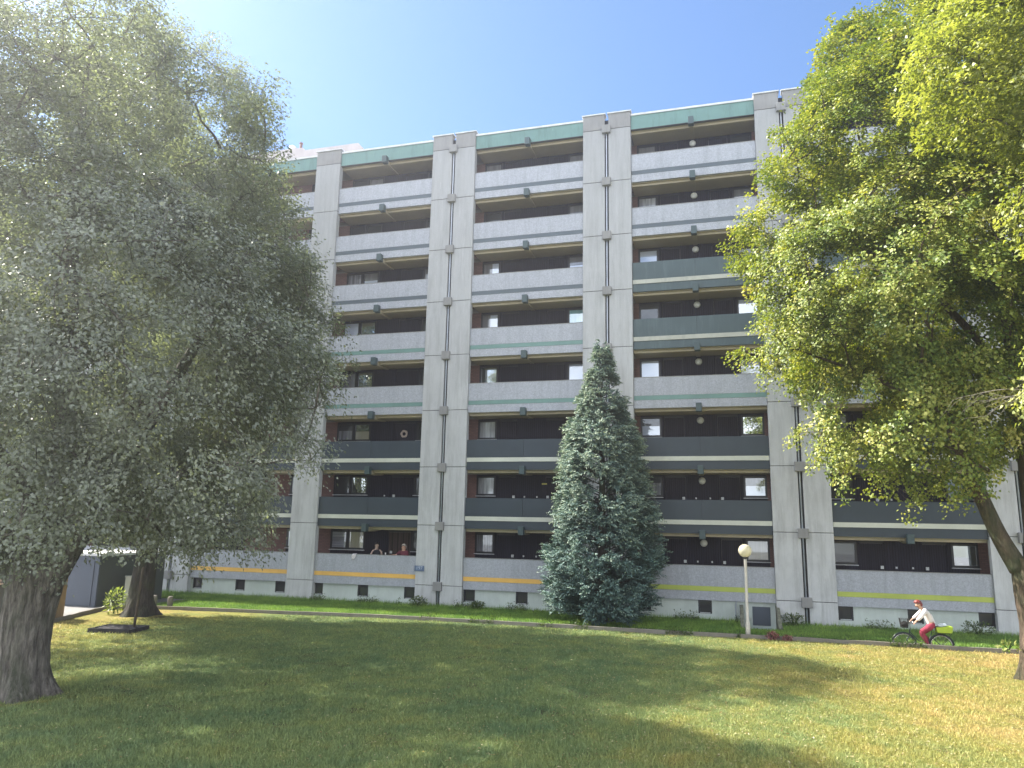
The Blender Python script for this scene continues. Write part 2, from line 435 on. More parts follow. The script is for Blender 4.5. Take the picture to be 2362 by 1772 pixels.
# ---------------------------------------------------------------- mesh helpers
class MB:
    def __init__(s): s.v = []; s.f = []
    def box(s, x0, x1, y0, y1, z0, z1):
        n = len(s.v)
        s.v += [(x0,y0,z0),(x1,y0,z0),(x1,y1,z0),(x0,y1,z0),(x0,y0,z1),(x1,y0,z1),(x1,y1,z1),(x0,y1,z1)]
        s.f += [tuple(n+i for i in q) for q in ((0,3,2,1),(4,5,6,7),(0,1,5,4),(1,2,6,5),(2,3,7,6),(3,0,4,7))]
        return s
    def prism(s, pts, axis, a0, a1):
        """polygon pts (2D) extruded along axis ('x','y','z')"""
        n = len(s.v); k = len(pts)
        def mk(p, a):
            return (a, p[0], p[1]) if axis == 'x' else ((p[0], a, p[1]) if axis == 'y' else (p[0], p[1], a))
        s.v += [mk(p, a0) for p in pts] + [mk(p, a1) for p in pts]
        s.f.append(tuple(n+i for i in range(k))[::-1]); s.f.append(tuple(n+k+i for i in range(k)))
        for i in range(k):
            j = (i+1) % k
            s.f.append((n+i, n+j, n+k+j, n+k+i))
        return s
    def tube(s, pts, rad, sides=8, cap=True):
        pts = [Vector(p) for p in pts]
        if not hasattr(rad, '__len__'): rad = [rad]*len(pts)
        n0 = len(s.v); prev = None
        for i, p in enumerate(pts):
            d = (pts[min(i+1, len(pts)-1)] - pts[max(i-1, 0)])
            if d.length < 1e-9: d = Vector((0, 0, 1))
            d.normalize()
            if prev is None:
                a = Vector((1, 0, 0)) if abs(d.x) < 0.8 else Vector((0, 1, 0))
                a = (a - d*a.dot(d)).normalized()
            else:
                a = (prev - d*prev.dot(d)).normalized()
            prev = a; b = d.cross(a)
            for k in range(sides):
                t = 2*math.pi*k/sides
                s.v.append(tuple(p + (a*math.cos(t) + b*math.sin(t))*rad[i]))
        for i in range(len(pts)-1):
            for k in range(sides):
                k2 = (k+1) % sides
                s.f.append((n0+i*sides+k, n0+i*sides+k2, n0+(i+1)*sides+k2, n0+(i+1)*sides+k))
        if cap:
            s.f.append(tuple(n0+k for k in range(sides))[::-1])
            s.f.append(tuple(n0+(len(pts)-1)*sides+k for k in range(sides)))
        return s
    def lathe(s, prof, c=(0, 0, 0), sides=16):
        n0 = len(s.v)
        for r, z in prof:
            for k in range(sides):
                t = 2*math.pi*k/sides
                s.v.append((c[0]+r*math.cos(t), c[1]+r*math.sin(t), c[2]+z))
        for i in range(len(prof)-1):
            for k in range(sides):
                k2 = (k+1) % sides
                s.f.append((n0+i*sides+k, n0+i*sides+k2, n0+(i+1)*sides+k2, n0+(i+1)*sides+k))
        s.f.append(tuple(n0+k for k in range(sides))[::-1])
        s.f.append(tuple(n0+(len(prof)-1)*sides+k for k in range(sides)))
        return s
    def sphere(s, c, r, seg=16, rings=10):
        prof = [(max(1e-4, r[0]*math.sin(math.pi*i/rings)), -r[2]*math.cos(math.pi*i/rings)) for i in range(rings+1)]
        n0 = len(s.v); s.lathe(prof, (0, 0, 0), seg)
        for i in range(n0, len(s.v)):
            x, y, z = s.v[i]; s.v[i] = (c[0]+x, c[1]+y*r[1]/r[0], c[2]+z)
        return s
    def mesh(s, name, m, smooth=False):
        me = bpy.data.meshes.new(name)
        me.from_pydata(s.v, [], s.f)
        me.materials.append(MT[m])
        if smooth: me.shade_smooth()
        me.update()
        return me
    def build(s, name, m, parent=None, smooth=False, bevel=0):
        return link(name, s.mesh(name, m, smooth), parent, bevel)

def link(name, me, parent=None, bevel=0):
    o = bpy.data.objects.new(name, me)
    col.objects.link(o)
    if parent: o.parent = parent
    if bevel:
        b = o.modifiers.new('bevel', 'BEVEL'); b.width = bevel; b.segments = 2; b.limit_method = 'ANGLE'
    return o
def tag(o, label=None, cat=None, group=None, kind=None):
    if label: o['label'] = label
    if cat: o['category'] = cat
    if group: o['group'] = group
    if kind: o['kind'] = kind
    return o
def empty(name, loc, label, cat, group=None, rz=0):
    o = bpy.data.objects.new(name, None); o.empty_display_size = 0.3
    col.objects.link(o); o.location = loc; o.rotation_euler = (0, 0, rz)
    return tag(o, label, cat, group)
def copy_thing(o, loc, label=None, rz=None):
    c = o.copy(); col.objects.link(c); c.location = loc
    if rz is not None: c.rotation_euler = (0, 0, rz)
    if label: c['label'] = label
    for ch in list(o.children):
        d = ch.copy(); col.objects.link(d); d.parent = c
        for g in list(ch.children):
            e = g.copy(); col.objects.link(e); e.parent = d
    return c
def np_mesh(name, V, F, m, rnd=None, smooth=False):
    """V (n,3), F (k,q) arrays -> mesh fast; rnd per face"""
    me = bpy.data.meshes.new(name)
    V = np.asarray(V, np.float32); F = np.asarray(F, np.int32); k, q = F.shape
    me.vertices.add(len(V)); me.vertices.foreach_set('co', V.ravel())
    me.loops.add(k*q); me.loops.foreach_set('vertex_index', F.ravel())
    me.polygons.add(k)
    me.polygons.foreach_set('loop_start', np.arange(0, k*q, q, dtype=np.int32))
    me.polygons.foreach_set('loop_total', np.full(k, q, np.int32))
    me.update(calc_edges=True)
    if rnd is not None:
        a = me.attributes.new('rnd', 'FLOAT', 'FACE')
        a.data.foreach_set('value', np.asarray(rnd, np.float32))
    me.materials.append(MT[m])
    if smooth: me.shade_smooth()
    return me
def norm(a): return a/np.maximum(1e-9, np.linalg.norm(a, axis=1, keepdims=True))
def leaves(C, D, Nn, Ln, W):
    """rhombic bent leaves -> V, F"""
    n = len(C)
    S = norm(np.cross(D, Nn)); Nn = norm(np.cross(S, D))
    Ln = Ln[:, None]; W = W[:, None]
    V = np.empty((n, 4, 3))
    V[:, 0] = C
    V[:, 1] = C + D*Ln*0.42 + S*W*0.5 + Nn*W*0.18
    V[:, 2] = C + D*Ln - Nn*Ln*0.10
    V[:, 3] = C + D*Ln*0.42 - S*W*0.5 + Nn*W*0.18
    F = np.arange(n*4).reshape(n, 4)
    return V.reshape(-1, 3), F

# ---------------------------------------------------------------- building
J = [0.92 + 2.8*k for k in range(9)]
bld = empty('apartment_building', (-13, 0, 0), 'long eight-storey concrete apartment block with open galleries and striped parapets', 'building')
BO = Vector((-13, 0, 0))
class BB(MB):
    def build(s, name, m, parent=None, smooth=False, bevel=0):
        if parent is None or parent is bld:
            s.v = [(a[0]+13, a[1], a[2]) for a in s.v]
            return MB.build(s, name, m, bld, smooth, bevel)
        return MB.build(s, name, m, parent, smooth, bevel)
def child_at(name, me, x, y, z, parent=bld):
    o = link(name, me, parent)
    o.location = (x+13, y, z) if parent is bld else (x, y, z)
    return o

XL, XR = -62.0, 30.0
# core, roof, slabs
BB().box(XL, XR, 1.62, 12.5, 0.0, 23.9).build('core_wall', 'conc_plain')
BB().box(XL, XR, 0.36, 12.6, 23.9, 24.0).build('roof_slab', 'conc_plain')
# bays: (x0, x1, pilaster after, kind)
pil = [(-49.0, 0), (-45.3+0, 2), (-37.2, 1), (-28.55, 2), (-20.81, 1), (-13.37, 2), (-5.265, 2), (2.95, 2), (11.05, 2), (19.2, 2)]
pil = [(-52.6, 2), (-44.6, 1), (-36.7, 2), (-28.6, 2), (-20.81, 1), (-13.37, 2), (-5.265, 2), (2.95, 2), (11.03, 2), (19.1, 2)]
def pext(c, t): return (c-0.74, c+0.74) if t == 1 else (c-1.185, c+1.19)
TOP = J[8] + 0.82
cmb = {}
for c, t in pil:
    a, b = pext(c, t)
    halves = [(a, b)] if t == 1 else [(a, c-0.095), (c+0.095, b)]
    for (h0, h1) in halves:
        m = BB()
        zs = [0.0] + J[:]
        for i in range(len(zs)-1):
            m.box(h0, h1, 0.0, 0.34, zs[i] + (0.012 if i else -0.5), zs[i+1]-0.012)
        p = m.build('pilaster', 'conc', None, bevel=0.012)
        g = MB().box(h0+0.02+13, h1-0.02+13, 0.022, 0.32, -0.3, J[8]+0.1)
        g.build('joint', 'groove', p)
        cp = MB().box(h0+13, h1+13, 0.0, 0.34, J[8]+0.012, TOP)
        cp.build('pilaster_head', 'conc_cap', p, bevel=0.012)
        cw = MB().box(h0-0.05+13, h1+0.05+13, -0.05, 0.40, TOP, TOP+0.06)
        cw.build('capstone', 'capwhite', p)
    if t == 2:
        BB().box(c-0.095, c+0.095, 0.12, 0.36, 0, J[8]+0.55).build('pilaster_recess', 'black')
        q = BB().tube([(c-0.01, 0.06, 0.0), (c-0.01, 0.06, J[8]+0.2)], 0.034, 8)
        q.build('drainpipe', 'pipe', None, True)
        for k in range(9):
            BB().box(c-0.21, c+0.21, -0.17, 0.12, J[k]-0.24, J[k]+0.17).build('pipe_box', 'conc_cap', None, bevel=0.015)

def parapet(x0, x1, k, kind, stripe):
    z = J[k]; w = x1-x0
    if kind == 'agg':
        m = MB().box(0, w, 0.11, 0.25, 0.455, 1.305).box(0, w, 0.125, 0.25, -0.13, 0.25).box(0, w, 0.15, 0.25, 0.25, 0.455)
        p = child_at('parapet', m.mesh('parapet', 'agg'), x0, 0, z)
        if k == 0 or k >= 3:
            MB().box(0, w, 0.10, 0.27, 1.305, 1.33).build('coping', 'conc_cap', p)
    else:
        half = w/2
        m = MB().box(0, half-0.006, 0.11, 0.2, 0.455, 1.32).box(half+0.006, w, 0.11, 0.2, 0.455, 1.32).box(0, w, 0.125, 0.25, -0.13, 0.25).box(0, w, 0.15, 0.25, 0.25, 0.455)
        p = child_at('parapet', m.mesh('parapet', kind), x0, 0, z)
    MB().box(0.004, w-0.004, 0.115 if kind == 'agg' else 0.095, 0.149, 0.253, 0.452).build('stripe', stripe, p)
    return p

def wframe(w, z0, z1, t=0.06):
    return MB().box(0, t, 0, 0.09, z0, z1).box(w-t, w, 0, 0.09, z0, z1).box(t, w-t, 0, 0.09, z1-t, z1).box(t, w-t, 0, 0.09, z0, z0+t)
wcache = {}
def window(x0, w, k, panes, name='window', y=1.47):
    """gallery window: frame, pane(s), sill; panes = list of (frac0, frac1, zfrac0, zfrac1, mat)"""
    z0, z1 = 1.50, 2.46
    key = (round(w, 2),)
    if key not in wcache: wcache[key] = wframe(w, z0, z1, 0.085).mesh('window', 'frame')
    o = child_at(name, wcache[key], x0, y, J[k])
    t = 0.085
    for a, b, c, d, mt in panes:
        kk = (round(w, 2), a, b, c, d, mt)
        if kk not in wcache:
            wcache[kk] = MB().box(t+(w-2*t)*a+0.002, t+(w-2*t)*b-0.002, 0.05, 0.06, z0+t+(z1-z0-2*t)*c+0.002, z0+t+(z1-z0-2*t)*d-0.002).mesh('pane', mt)
        child_at('pane', wcache[kk], 0, 0, 0, o)
    kk = ('sill', round(w, 2))
    if kk not in wcache: wcache[kk] = MB().box(-0.03, w+0.03, -0.06, 0.02, z0-0.045, z0-0.012).mesh('sill', 'sill')
    child_at('sill', wcache[kk], 0, 0, 0, o)
    return o
def P(m, half=None, split=None):
    if half: return [(0, 1, 0, split or 0.5, half), (0, 1, split or 0.5, 1, m)]
    return [(0, 1, 0, 1, m)]

LW = {  # left windows of the bays with one window on each side, by level
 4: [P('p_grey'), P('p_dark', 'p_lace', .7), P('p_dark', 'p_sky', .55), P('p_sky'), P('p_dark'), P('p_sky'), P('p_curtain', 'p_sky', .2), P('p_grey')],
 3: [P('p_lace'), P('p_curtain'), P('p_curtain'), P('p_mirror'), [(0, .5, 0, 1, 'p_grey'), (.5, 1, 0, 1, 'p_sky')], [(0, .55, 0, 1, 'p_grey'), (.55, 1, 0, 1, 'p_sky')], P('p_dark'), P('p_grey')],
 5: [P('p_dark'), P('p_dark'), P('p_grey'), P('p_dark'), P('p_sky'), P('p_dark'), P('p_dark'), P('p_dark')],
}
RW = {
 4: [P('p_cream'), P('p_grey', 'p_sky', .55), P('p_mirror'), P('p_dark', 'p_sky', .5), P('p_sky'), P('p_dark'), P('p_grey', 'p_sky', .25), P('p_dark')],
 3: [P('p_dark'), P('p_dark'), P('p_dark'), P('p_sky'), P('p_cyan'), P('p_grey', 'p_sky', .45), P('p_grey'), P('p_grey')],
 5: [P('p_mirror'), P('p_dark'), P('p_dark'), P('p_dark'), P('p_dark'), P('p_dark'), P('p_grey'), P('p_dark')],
}
W2 = [(P('p_blind'), P('p_cream')), (P('p_dark'), P('p_mirror')), (P('p_dark', 'p_lace', .6), P('p_mirror', 'p_cream', .55)), (P('p_grey'), P('p_mirror')),
      (P('p_sky'), P('p_mirror')), (P('p_lace'), P('p_grey', 'p_sky', .5)), (P('p_dark'), P('p_dark', 'p_sky', .3)), (P('p_dark'), P('p_grey'))]
PK = {}  # parapet kinds
for b in range(0, 9):
    left = b <= 3 or b == 0
    if b <= 3 and b >= 0:
        PK[b] = [('agg', 'orange_st'), ('darkpar', 'white_st'), ('darkpar', 'white_st'), ('agg', 'teal_st'), ('agg', 'teal_st'), ('agg', 'slate_st'), ('agg', 'slate_st'), ('agg', 'slate_st')]
    else:
        PK[b] = [('agg', 'lime_st'), ('darkpar', 'white_st'), ('darkpar', 'white_st'), ('agg', 'teal_st'), ('weathpar', 'wwhite_st'), ('weathpar', 'wwhite_st'), ('agg', 'slate_st'), ('agg', 'slate_st')]
# bay numbering: bay i lies between pilaster i+3 and i+4  (bay 1: between -28.6 and -20.81)
letter_me = MB().box(-0.06, 0.06, -0.05, 0, -0.07, 0.06).mesh('letterbox', 'white')
letter_s = MB().box(-0.035, 0.035, -0.035, 0, -0.04, 0.04).mesh('letterbox', 'white')
lamp_me = MB()
lamp_me.lathe([(0.16, 0), (0.16, 0.05), (0.13, 0.09), (0.07, 0.115), (0.001, 0.12)], (0, 0, 0), 18)
lamp_me.v = [(a[0], -a[2], a[1]) for a in lamp_me.v]
lamp_me = lamp_me.mesh('wall_lamp', 'lampglass', True)
lampb_me = MB().lathe([(0.175, 0), (0.175, 0.03), (0.165, 0.035)], (0, 0, 0), 18)
lampb_me.v = [(a[0], -a[2]-0.001, a[1]) for a in lampb_me.v]
lampb_me = lampb_me.mesh('lamp_ring', 'frame', True)
far = {n: BB() for n in ('brick', 'win', 'clad')}
for i in range(len(pil)-1):
    x0 = pext(*pil[i])[1]; x1 = pext(*pil[i+1])[0]; c = (x0+x1)/2; bay = i-2
    # roof fascia with cap
    f = BB().box(x0+0.01, x1-0.01, 0.10, 0.30, J[8]-0.13, J[8]+0.60).build('fascia', 'fascia')
    MB().box(x0+0.01+13, x1-0.01+13, 0.06, 0.45, J[8]+0.60, J[8]+0.70).build('roof_edge', 'capwhite', f)
    MB().box(x0+0.01+13, x1-0.01+13, 0.09, 0.31, J[8]-0.155, J[8]-0.131).build('drip_edge', 'groove', f)
    # gallery beams and slabs
    for k in range(1, 9):
        bm_ = BB().box(c-0.13, c+0.13, -0.22, 0.09, J[k]-0.37, J[k]+0.02)
        e = bm_.build('beam_end', 'beam', None, bevel=0.015)
        MB().prism([(0.10, J[k]-0.15), (0.10, J[k]-0.365), (0.8, J[k]-0.36), (1.49, J[k]-0.30), (1.49, J[k]-0.15)], 'x', c-0.10+13, c+0.10+13).build('beam', 'soffit', e)
    visible = 1 <= bay <= 5
    kb = max(bay, 0)
    for k in range(8):
        parapet(x0+0.012, x1-0.012, k, *PK[kb][k])
        z = J[k]
        if not visible:
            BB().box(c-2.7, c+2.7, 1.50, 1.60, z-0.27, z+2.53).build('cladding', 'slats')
            far['win'].box(c-2.4, c-1.5, 1.47, 1.50, z+1.5, z+2.4)
            far['win'].box(c+1.6, c+2.5, 1.47, 1.50, z+1.5, z+2.4)
            continue
        slot = []
        if bay == 2:
            wl = [(c-2.73, 0.98, W2[k][0]), (c-1.74, 0.98, W2[k][1]), (c+1.85, 0.95, P('p_dark') if k != 5 else P('p_grey'))]
            doors = [(c+0.56, c+1.80)]
        elif bay == 1:
            wl = [(c-2.6, 0.95, P('p_dark')), (c+1.82, 0.98, P(['p_sky', 'p_grey', 'p_dark', 'p_dark', 'p_sky', 'p_dark', 'p_dark', 'p_dark'][k]))]
            doors = [(c-1.6, c-0.7)]
        else:
            wl = [(c-2.77, 0.98, LW[bay][k]), (c+1.82, 1.0, RW[bay][k])]
            doors = [(c-1.66, c-0.74), (c+0.76, c+1.67)]
        for (wx, ww, pn) in wl: window(wx, ww, k, pn)
        # cladding filling the bay around windows and doors
        m = BB()
        xa, xb = wl[0][0], wl[-1][0]+wl[-1][1]
        cuts = sorted([(wx, wx+ww, 'w') for wx, ww, _ in wl] + [(a, b, 'd') for a, b in doors])
        cur = xa
        brk = []
        for a, b, t_ in cuts:
            if a > cur+0.01:
                if bay == 1 and a > c: brk.append((cur, a))
                else: m.box(cur, a, 1.50, 1.60, z-0.27, z+2.53)
            if t_ == 'w':
                m.box(a, b, 1.50, 1.60, z-0.27, z+1.45); m.box(a, b, 1.50, 1.60, z+2.465, z+2.53)
            cur = b
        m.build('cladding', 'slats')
        for a, b in brk: BB().box(a, b, 1.47, 1.60, z-0.27, z+2.53).build('brick_wall', 'brick')
        for a, b in doors:
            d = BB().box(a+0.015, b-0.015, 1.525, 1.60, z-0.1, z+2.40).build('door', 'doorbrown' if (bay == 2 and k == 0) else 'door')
            BB().box(a, b, 1.505, 1.60, z+2.41, z+2.53).build('door_head', 'frame')
            MB().box(b-0.13+13, b-0.09+13, 1.48, 1.524, z+1.05, z+1.2).build('handle', 'metal', d)
        # letterboxes and meters
        if k <= 2:
            if bay == 2: bx = [(0.22, 0), (0.75, 1)]
            else: bx = [(-0.84, 1), (-0.29, 0), (0.34, 0), (0.88, 1)]
            if bay != 1:
                for dx, big in bx:
                    child_at('letterbox', letter_me if big else letter_s, c+dx, 1.498, z+(1.45 if k == 1 else 1.42))
        if bay == 4 or (bay == 1 and k in (0, 1)):
            lx = c if bay == 4 else c+0.35
            o = child_at('wall_lamp', lamp_me, lx, 1.44, z+(2.24 if bay == 4 else 1.95))
            child_at('lamp_ring', lampb_me, 0, 0.055, 0, o)
    # basement wall and windows
    if bay >= 1:
        pass
fw_ = far['win'].build('window', 'p_grey'); fw_['kind'] = 'stuff'
for k in range(1, 9):
    m = BB()
    z0, z1 = J[k]-0.27, J[k]-0.02
    edges = [XL] + [e for p_ in pil for e in pext(*p_)] + [XR]
    for i in range(0, len(edges), 2): m.box(edges[i]+0.006, edges[i+1]-0.006, 0.36, 1.62, z0, z1)
    for i in range(len(pil)-1):
        x0 = pext(*pil[i])[1]; x1 = pext(*pil[i+1])[0]
        m.prism([(0.252, z1-0.002), (0.252, J[k]-0.158), (1.64, z0-0.006), (1.64, z1-0.002)], 'x', x0+0.004, x1-0.004)
    m.build('gallery_slab', 'soffit')
# brick piers behind the pilasters
for i, (c, t) in enumerate(pil):
    def edge(i, side):
        b = i-3 if side > 0 else i-4
        x0 = pext(*pil[i])[1] if side > 0 else pext(*pil[i])[0]
        return x0
    a, b = pext(c, t)
    la, lb = a, b
    if i >= 1:
        cc = (pext(*pil[i-1])[1] + a)/2; bay = i-3
        la = cc + {2: 2.80, 1: 2.80}.get(bay, 2.82) if bay >= 1 else cc+2.7
        if bay > 5: la = cc+2.7
    if i < len(pil)-1:
        cc = (b + pext(*pil[i+1])[0])/2; bay = i-2
        lb = cc - {2: 2.73, 1: 2.60}.get(bay, 2.77) if bay >= 1 else cc-2.7
        if bay > 5: lb = cc-2.7
    m = BB()
    for k in range(8): m.box(la, lb, 1.49, 1.61, J[k]-0.0, J[k]+2.53)
    m.build('brick_pier', 'brick')

# basement
bw = []
base_w = {1: [-2.8, -0.2, 2.15], 2: [-2.86, -0.38, 2.10], 3: [-2.86, -0.30, 2.15], 4: [-2.86, -0.27], 5: [-2.82, -0.24, 2.28], 0: [-2.8, -0.3, 2.2], 6: [-2.8, -0.3]}
bwf = MB().box(0, 0.57, 0, 0.10, 0.70, 0.77).box(0, 0.07, 0, 0.10, 0.22, 0.70).box(0.50, 0.57, 0, 0.10, 0.22, 0.70).box(0.07, 0.5, 0, 0.10, 0.22, 0.27).mesh('basement_window', 'frame')
bwp = MB().box(0.072, 0.498, 0.05, 0.06, 0.272, 0.698).mesh('pane', 'glass_b')
bws = MB().box(0.07, 0.50, -0.01, 0.03, 0.235, 0.262).mesh('sill', 'sill')
for i in range(len(pil)-1):
    x0 = pext(*pil[i])[1]; x1 = pext(*pil[i+1])[0]; c = (x0+x1)/2; bay = i-2
    wl = [c+d for d in base_w.get(bay, [])]
    m = BB(); cur = x0+0.002; top = 0.788
    segs = sorted([(a, a+0.57) for a in wl] + ([(0.62, 1.76)] if bay == 4 else []))
    for a, b in segs:
        a = max(a, x0+0.002); b = min(b, x1-0.002)
        if a > cur: m.box(cur, a, 0.26, 0.50, -0.45, top)
        if b-a < 0.7: m.box(a, b, 0.26, 0.50, -0.45, 0.218)
        cur = b
    m.box(cur, x1-0.002, 0.26, 0.50, -0.45, top)
    m.box(x0+0.002, x1-0.002, 0.502, 1.62, -0.45, top-0.002)
    m.build('basement_wall', 'base')
    for a in wl:
        o = child_at('basement_window', bwf, a, 0.29, 0)
        child_at('pane', bwp, 0, 0, 0, o); child_at('sill', bws, 0, 0, 0, o)
# basement door in bay 4
d = BB().box(0.64, 1.74, 0.30, 0.38, -0.44, 0.785).build('basement_door', 'base')
MB().box(0.80+13, 1.52+13, 0.27, 0.301, -0.16, 0.60).build('door_panel', 'shed_front', d)
MB().box(0.80+13, 1.56+13, 0.262, 0.30, -0.40, -0.22).build('kick_plate', 'pipe', d)
MB().box(0.70+13, 0.74+13, 0.25, 0.30, 0.0, 0.14).build('handle', 'metal', d)
for x in (0.36, 1.80):
    s = MB().prism([(-1.8, -0.5), (0.24, -0.5), (0.24, 0.66), (-0.3, 0.60), (-1.8, -0.16)], 'x', x+13-0.07, x+13+0.07)
    s.build('wing_wall', 'moss', bld)
BB().tube([(0.12, 0.22, -0.2), (0.12, 0.22, 0.60), (0.2, 0.2, 0.9)], 0.025, 6).build('thin_pipe', 'pipe')

# roof house and roof equipment
rh = empty('roof_house', (-35, 8, 24), 'low pinkish plant house standing on the flat roof at the left', 'roof house')
MB().prism([(-13, 0), (11.7, 0), (12.2, 4.45), (11.5, 5.25), (7.4, 5.25), (7.2, 5.45), (6.6, 5.5), (-13, 5.5)], 'y', 0, 3.6).build('plant_room', 'penthouse', rh)
MB().box(-13, 11.8, -0.12, -0.001, 3.9, 4.1).build('eaves_band', 'penthouse', rh)
lf = empty('roof_ladder_frame', (-30.3, 8.6, 29.5), 'thin open metal ladder frame sticking up above the roof house', 'ladder frame')
m = MB()
for x in (-0.22, 0.42):
    m.tube([(x, 0, -0.1), (x, 0, 1.1)], 0.03, 6)
m.tube([(-0.22, 0, 1.1), (0.42, 0, 1.1)], 0.03, 6).tube([(-0.22, 0, 0.55), (0.42, 0, 0.55)], 0.03, 6)
m.tube([(-0.22, 0, 1.1), (0.42, 0, 0.55), (0.95, 0, 0.1)], 0.025, 6).tube([(-0.22, 0, 0.55), (0.42, 0, 0.0)], 0.025, 6).tube([(0.6, 0, 0.0), (0.6, 0, 0.42)], 0.025, 6)
m.build('rails', 'shed_front', lf)
t1 = MB().lathe([(0.24, -0.1), (0.26, 0.35), (0.22, 0.5), (0.1, 0.58), (0.03, 0.62)], (0, 0, 0), 14).build('roof_vent', 'capwhite', None, True)
t1.location = (-29.0, 8.6, 29.5); tag(t1, 'rounded pale vent cowl on the roof house beside a red chimney pipe', 'roof vent')
t2 = MB().tube([(0, 0, -0.1), (0, 0, 0.62)], 0.1, 10).tube([(0, 0, 0.62), (0, 0, 0.70)], 0.13, 10).build('chimney_pipe', 'brick', None, True)
t2.location = (-28.35, 8.6, 29.5); tag(t2, 'short reddish chimney pipe on the roof house', 'chimney')

# number sign, door label, wreath, towel
sg = empty('number_sign', (-14.35, -0.012, 1.68), 'small blue number plate with white figures on the wide concrete pilaster', 'sign')
MB().box(-0.24, 0.24, -0.02, 0.008, -0.125, 0.125).build('plate', 'signblue', sg)
fc = bpy.data.curves.new('figures', 'FONT'); fc.body = '197'; fc.size = 0.23; fc.align_x = 'CENTER'; fc.align_y = 'CENTER'; fc.extrude = 0.003
fo = bpy.data.objects.new('figures', fc); col.objects.link(fo)
bpy.context.view_layer.update()
fm = bpy.data.meshes.new_from_object(fo); bpy.data.objects.remove(fo)
fm.materials.clear(); fm.materials.append(MT['signwhite'])
o = link('figures', fm, sg); o.rotation_euler = (R(90), 0, 0); o.location = (0, -0.024, 0.01)
lb = MB().box(-0.13, 0.13, -0.012, 0, -0.035, 0.035).build('door_label', 'yellow', None)
lb.location = (-8.61, 1.498, 5.8); tag(lb, 'small yellow label strip on the dark gallery wall behind the conifer', 'label')
m = MB()
pts = [(0.15*math.cos(2*math.pi*i/16), 0, 0.15*math.sin(2*math.pi*i/16)) for i in range(17)]
m.tube(pts, [0.045+0.012*(i % 3) for i in range(17)], 7)
wr = m.build('door_wreath', 'woodpale', None, True); wr.location = (-16.14, 1.47, 8.36)
tag(wr, 'pale round wreath hanging on a dark door of the third gallery', 'wreath')
m = MB()
m.prism([(0, 0), (0.20, 0.05), (0.20, 0.26), (0.0, 0.24)], 'y', 0, 0.012)
m.v = []; m.f = []
prof = [(0.03, 0.30), (0.05, 0.15), (0.0, 0.02), (-0.05, 0.30)]
n = 8
for j in range(n+1):
    for i in range(5):
        u = i/4; t = j/n
        x = 0.02 + 0.22*u + 0.02*math.sin(9*t+3*u) - 0.04*t
        zz = 0.03 - 0.33*t*(1 - 0.35*abs(u-0.45)*2)
        yy = -0.03 - 0.02*math.sin(6*u + 3*t) if t > 0.1 else 0.06*(1-t*10)-0.03
        m.v.append((x, yy, zz))
for j in range(n):
    for i in range(4):
        a = j*5+i; m.f.append((a, a+1, a+6, a+5))
tw = m.build('towel', 'cloth_white', None, True); tw.location = (-18.02, 0.12, J[0]+1.315)
sm = tw.modifiers.new('thick', 'SOLIDIFY'); sm.thickness = 0.01
tag(tw, 'white cloth hanging over the lowest gallery parapet near two people', 'cloth')
cup = MB().lathe([(0.03, 0), (0.035, 0.1), (0.036, 0.11)], (0, 0, 0), 10).build('white_cup', 'cloth_white', None, True)
cup.location = (-16.25, 0.18, J[0]+1.33); tag(cup, 'small white cup standing on the parapet between the two people', 'cup')

# ---------------------------------------------------------------- ground
def ztop(x, y):
    """height of the ground behind the kerb"""
    z = -0.02
    if x > -14 and y < -3.9:
        s = min(1, (x+14)/8); t = min(1, (-3.9-y)/0.5)
        z -= 0.28*s*t
    if 0.3 < x < 1.88 and y > -2.2: z -= 0.3
    return z
KERB = [(-18.6, -24.0), (-20.8, -18.5), (-22.4, -14.6), (-23.4, -12.2), (-24.5, -9.6), (-25.15, -7.8), (-25.1, -7.05), (-24.4, -6.7), (-23.2, -6.5), (-18.5, -5.9), (-14, -5.35), (-10, -5.2), (-4, -5.2), (1.5, -5.12), (9, -5.1), (30, -5.1)]
gx = np.arange(-30.5, 30.01, 0.42); gy = np.arange(-7.2, 0.41, 0.22)
V = []; F = []
for j, y in enumerate(gy):
    for i, x in enumerate(gx):
        V.append((x, y, ztop(x, y) + 0.015*mnoise.noise(Vector((x*0.7, y*0.7, 0)))))
nx = len(gx)
for j in range(len(gy)-1):
    for i in range(nx-1):
        xm, ym = gx[i]+0.21, gy[j]+0.11
        # inside the strip: behind the kerb
        for a, b in zip(KERB[7:-1], KERB[8:]):
            if a[0] <= xm <= b[0]:
                yk = a[1] + (b[1]-a[1])*(xm-a[0])/(b[0]-a[0]); break
        else:
            if xm > -25.0: yk = -6.7
            elif xm > -30.4: yk = -2.6
            else: continue
        if ym < yk: continue
        if xm > -13 and -5.1 < ym < -4.45: continue
        q = j*nx+i; F.append((q, q+1, q+nx+1, q+nx))
me = bpy.data.meshes.new('grass_strip'); me.from_pydata(V, [], F); me.materials.append(MT['strip']); me.shade_smooth()
tag(link('grass_strip', me), kind='structure')
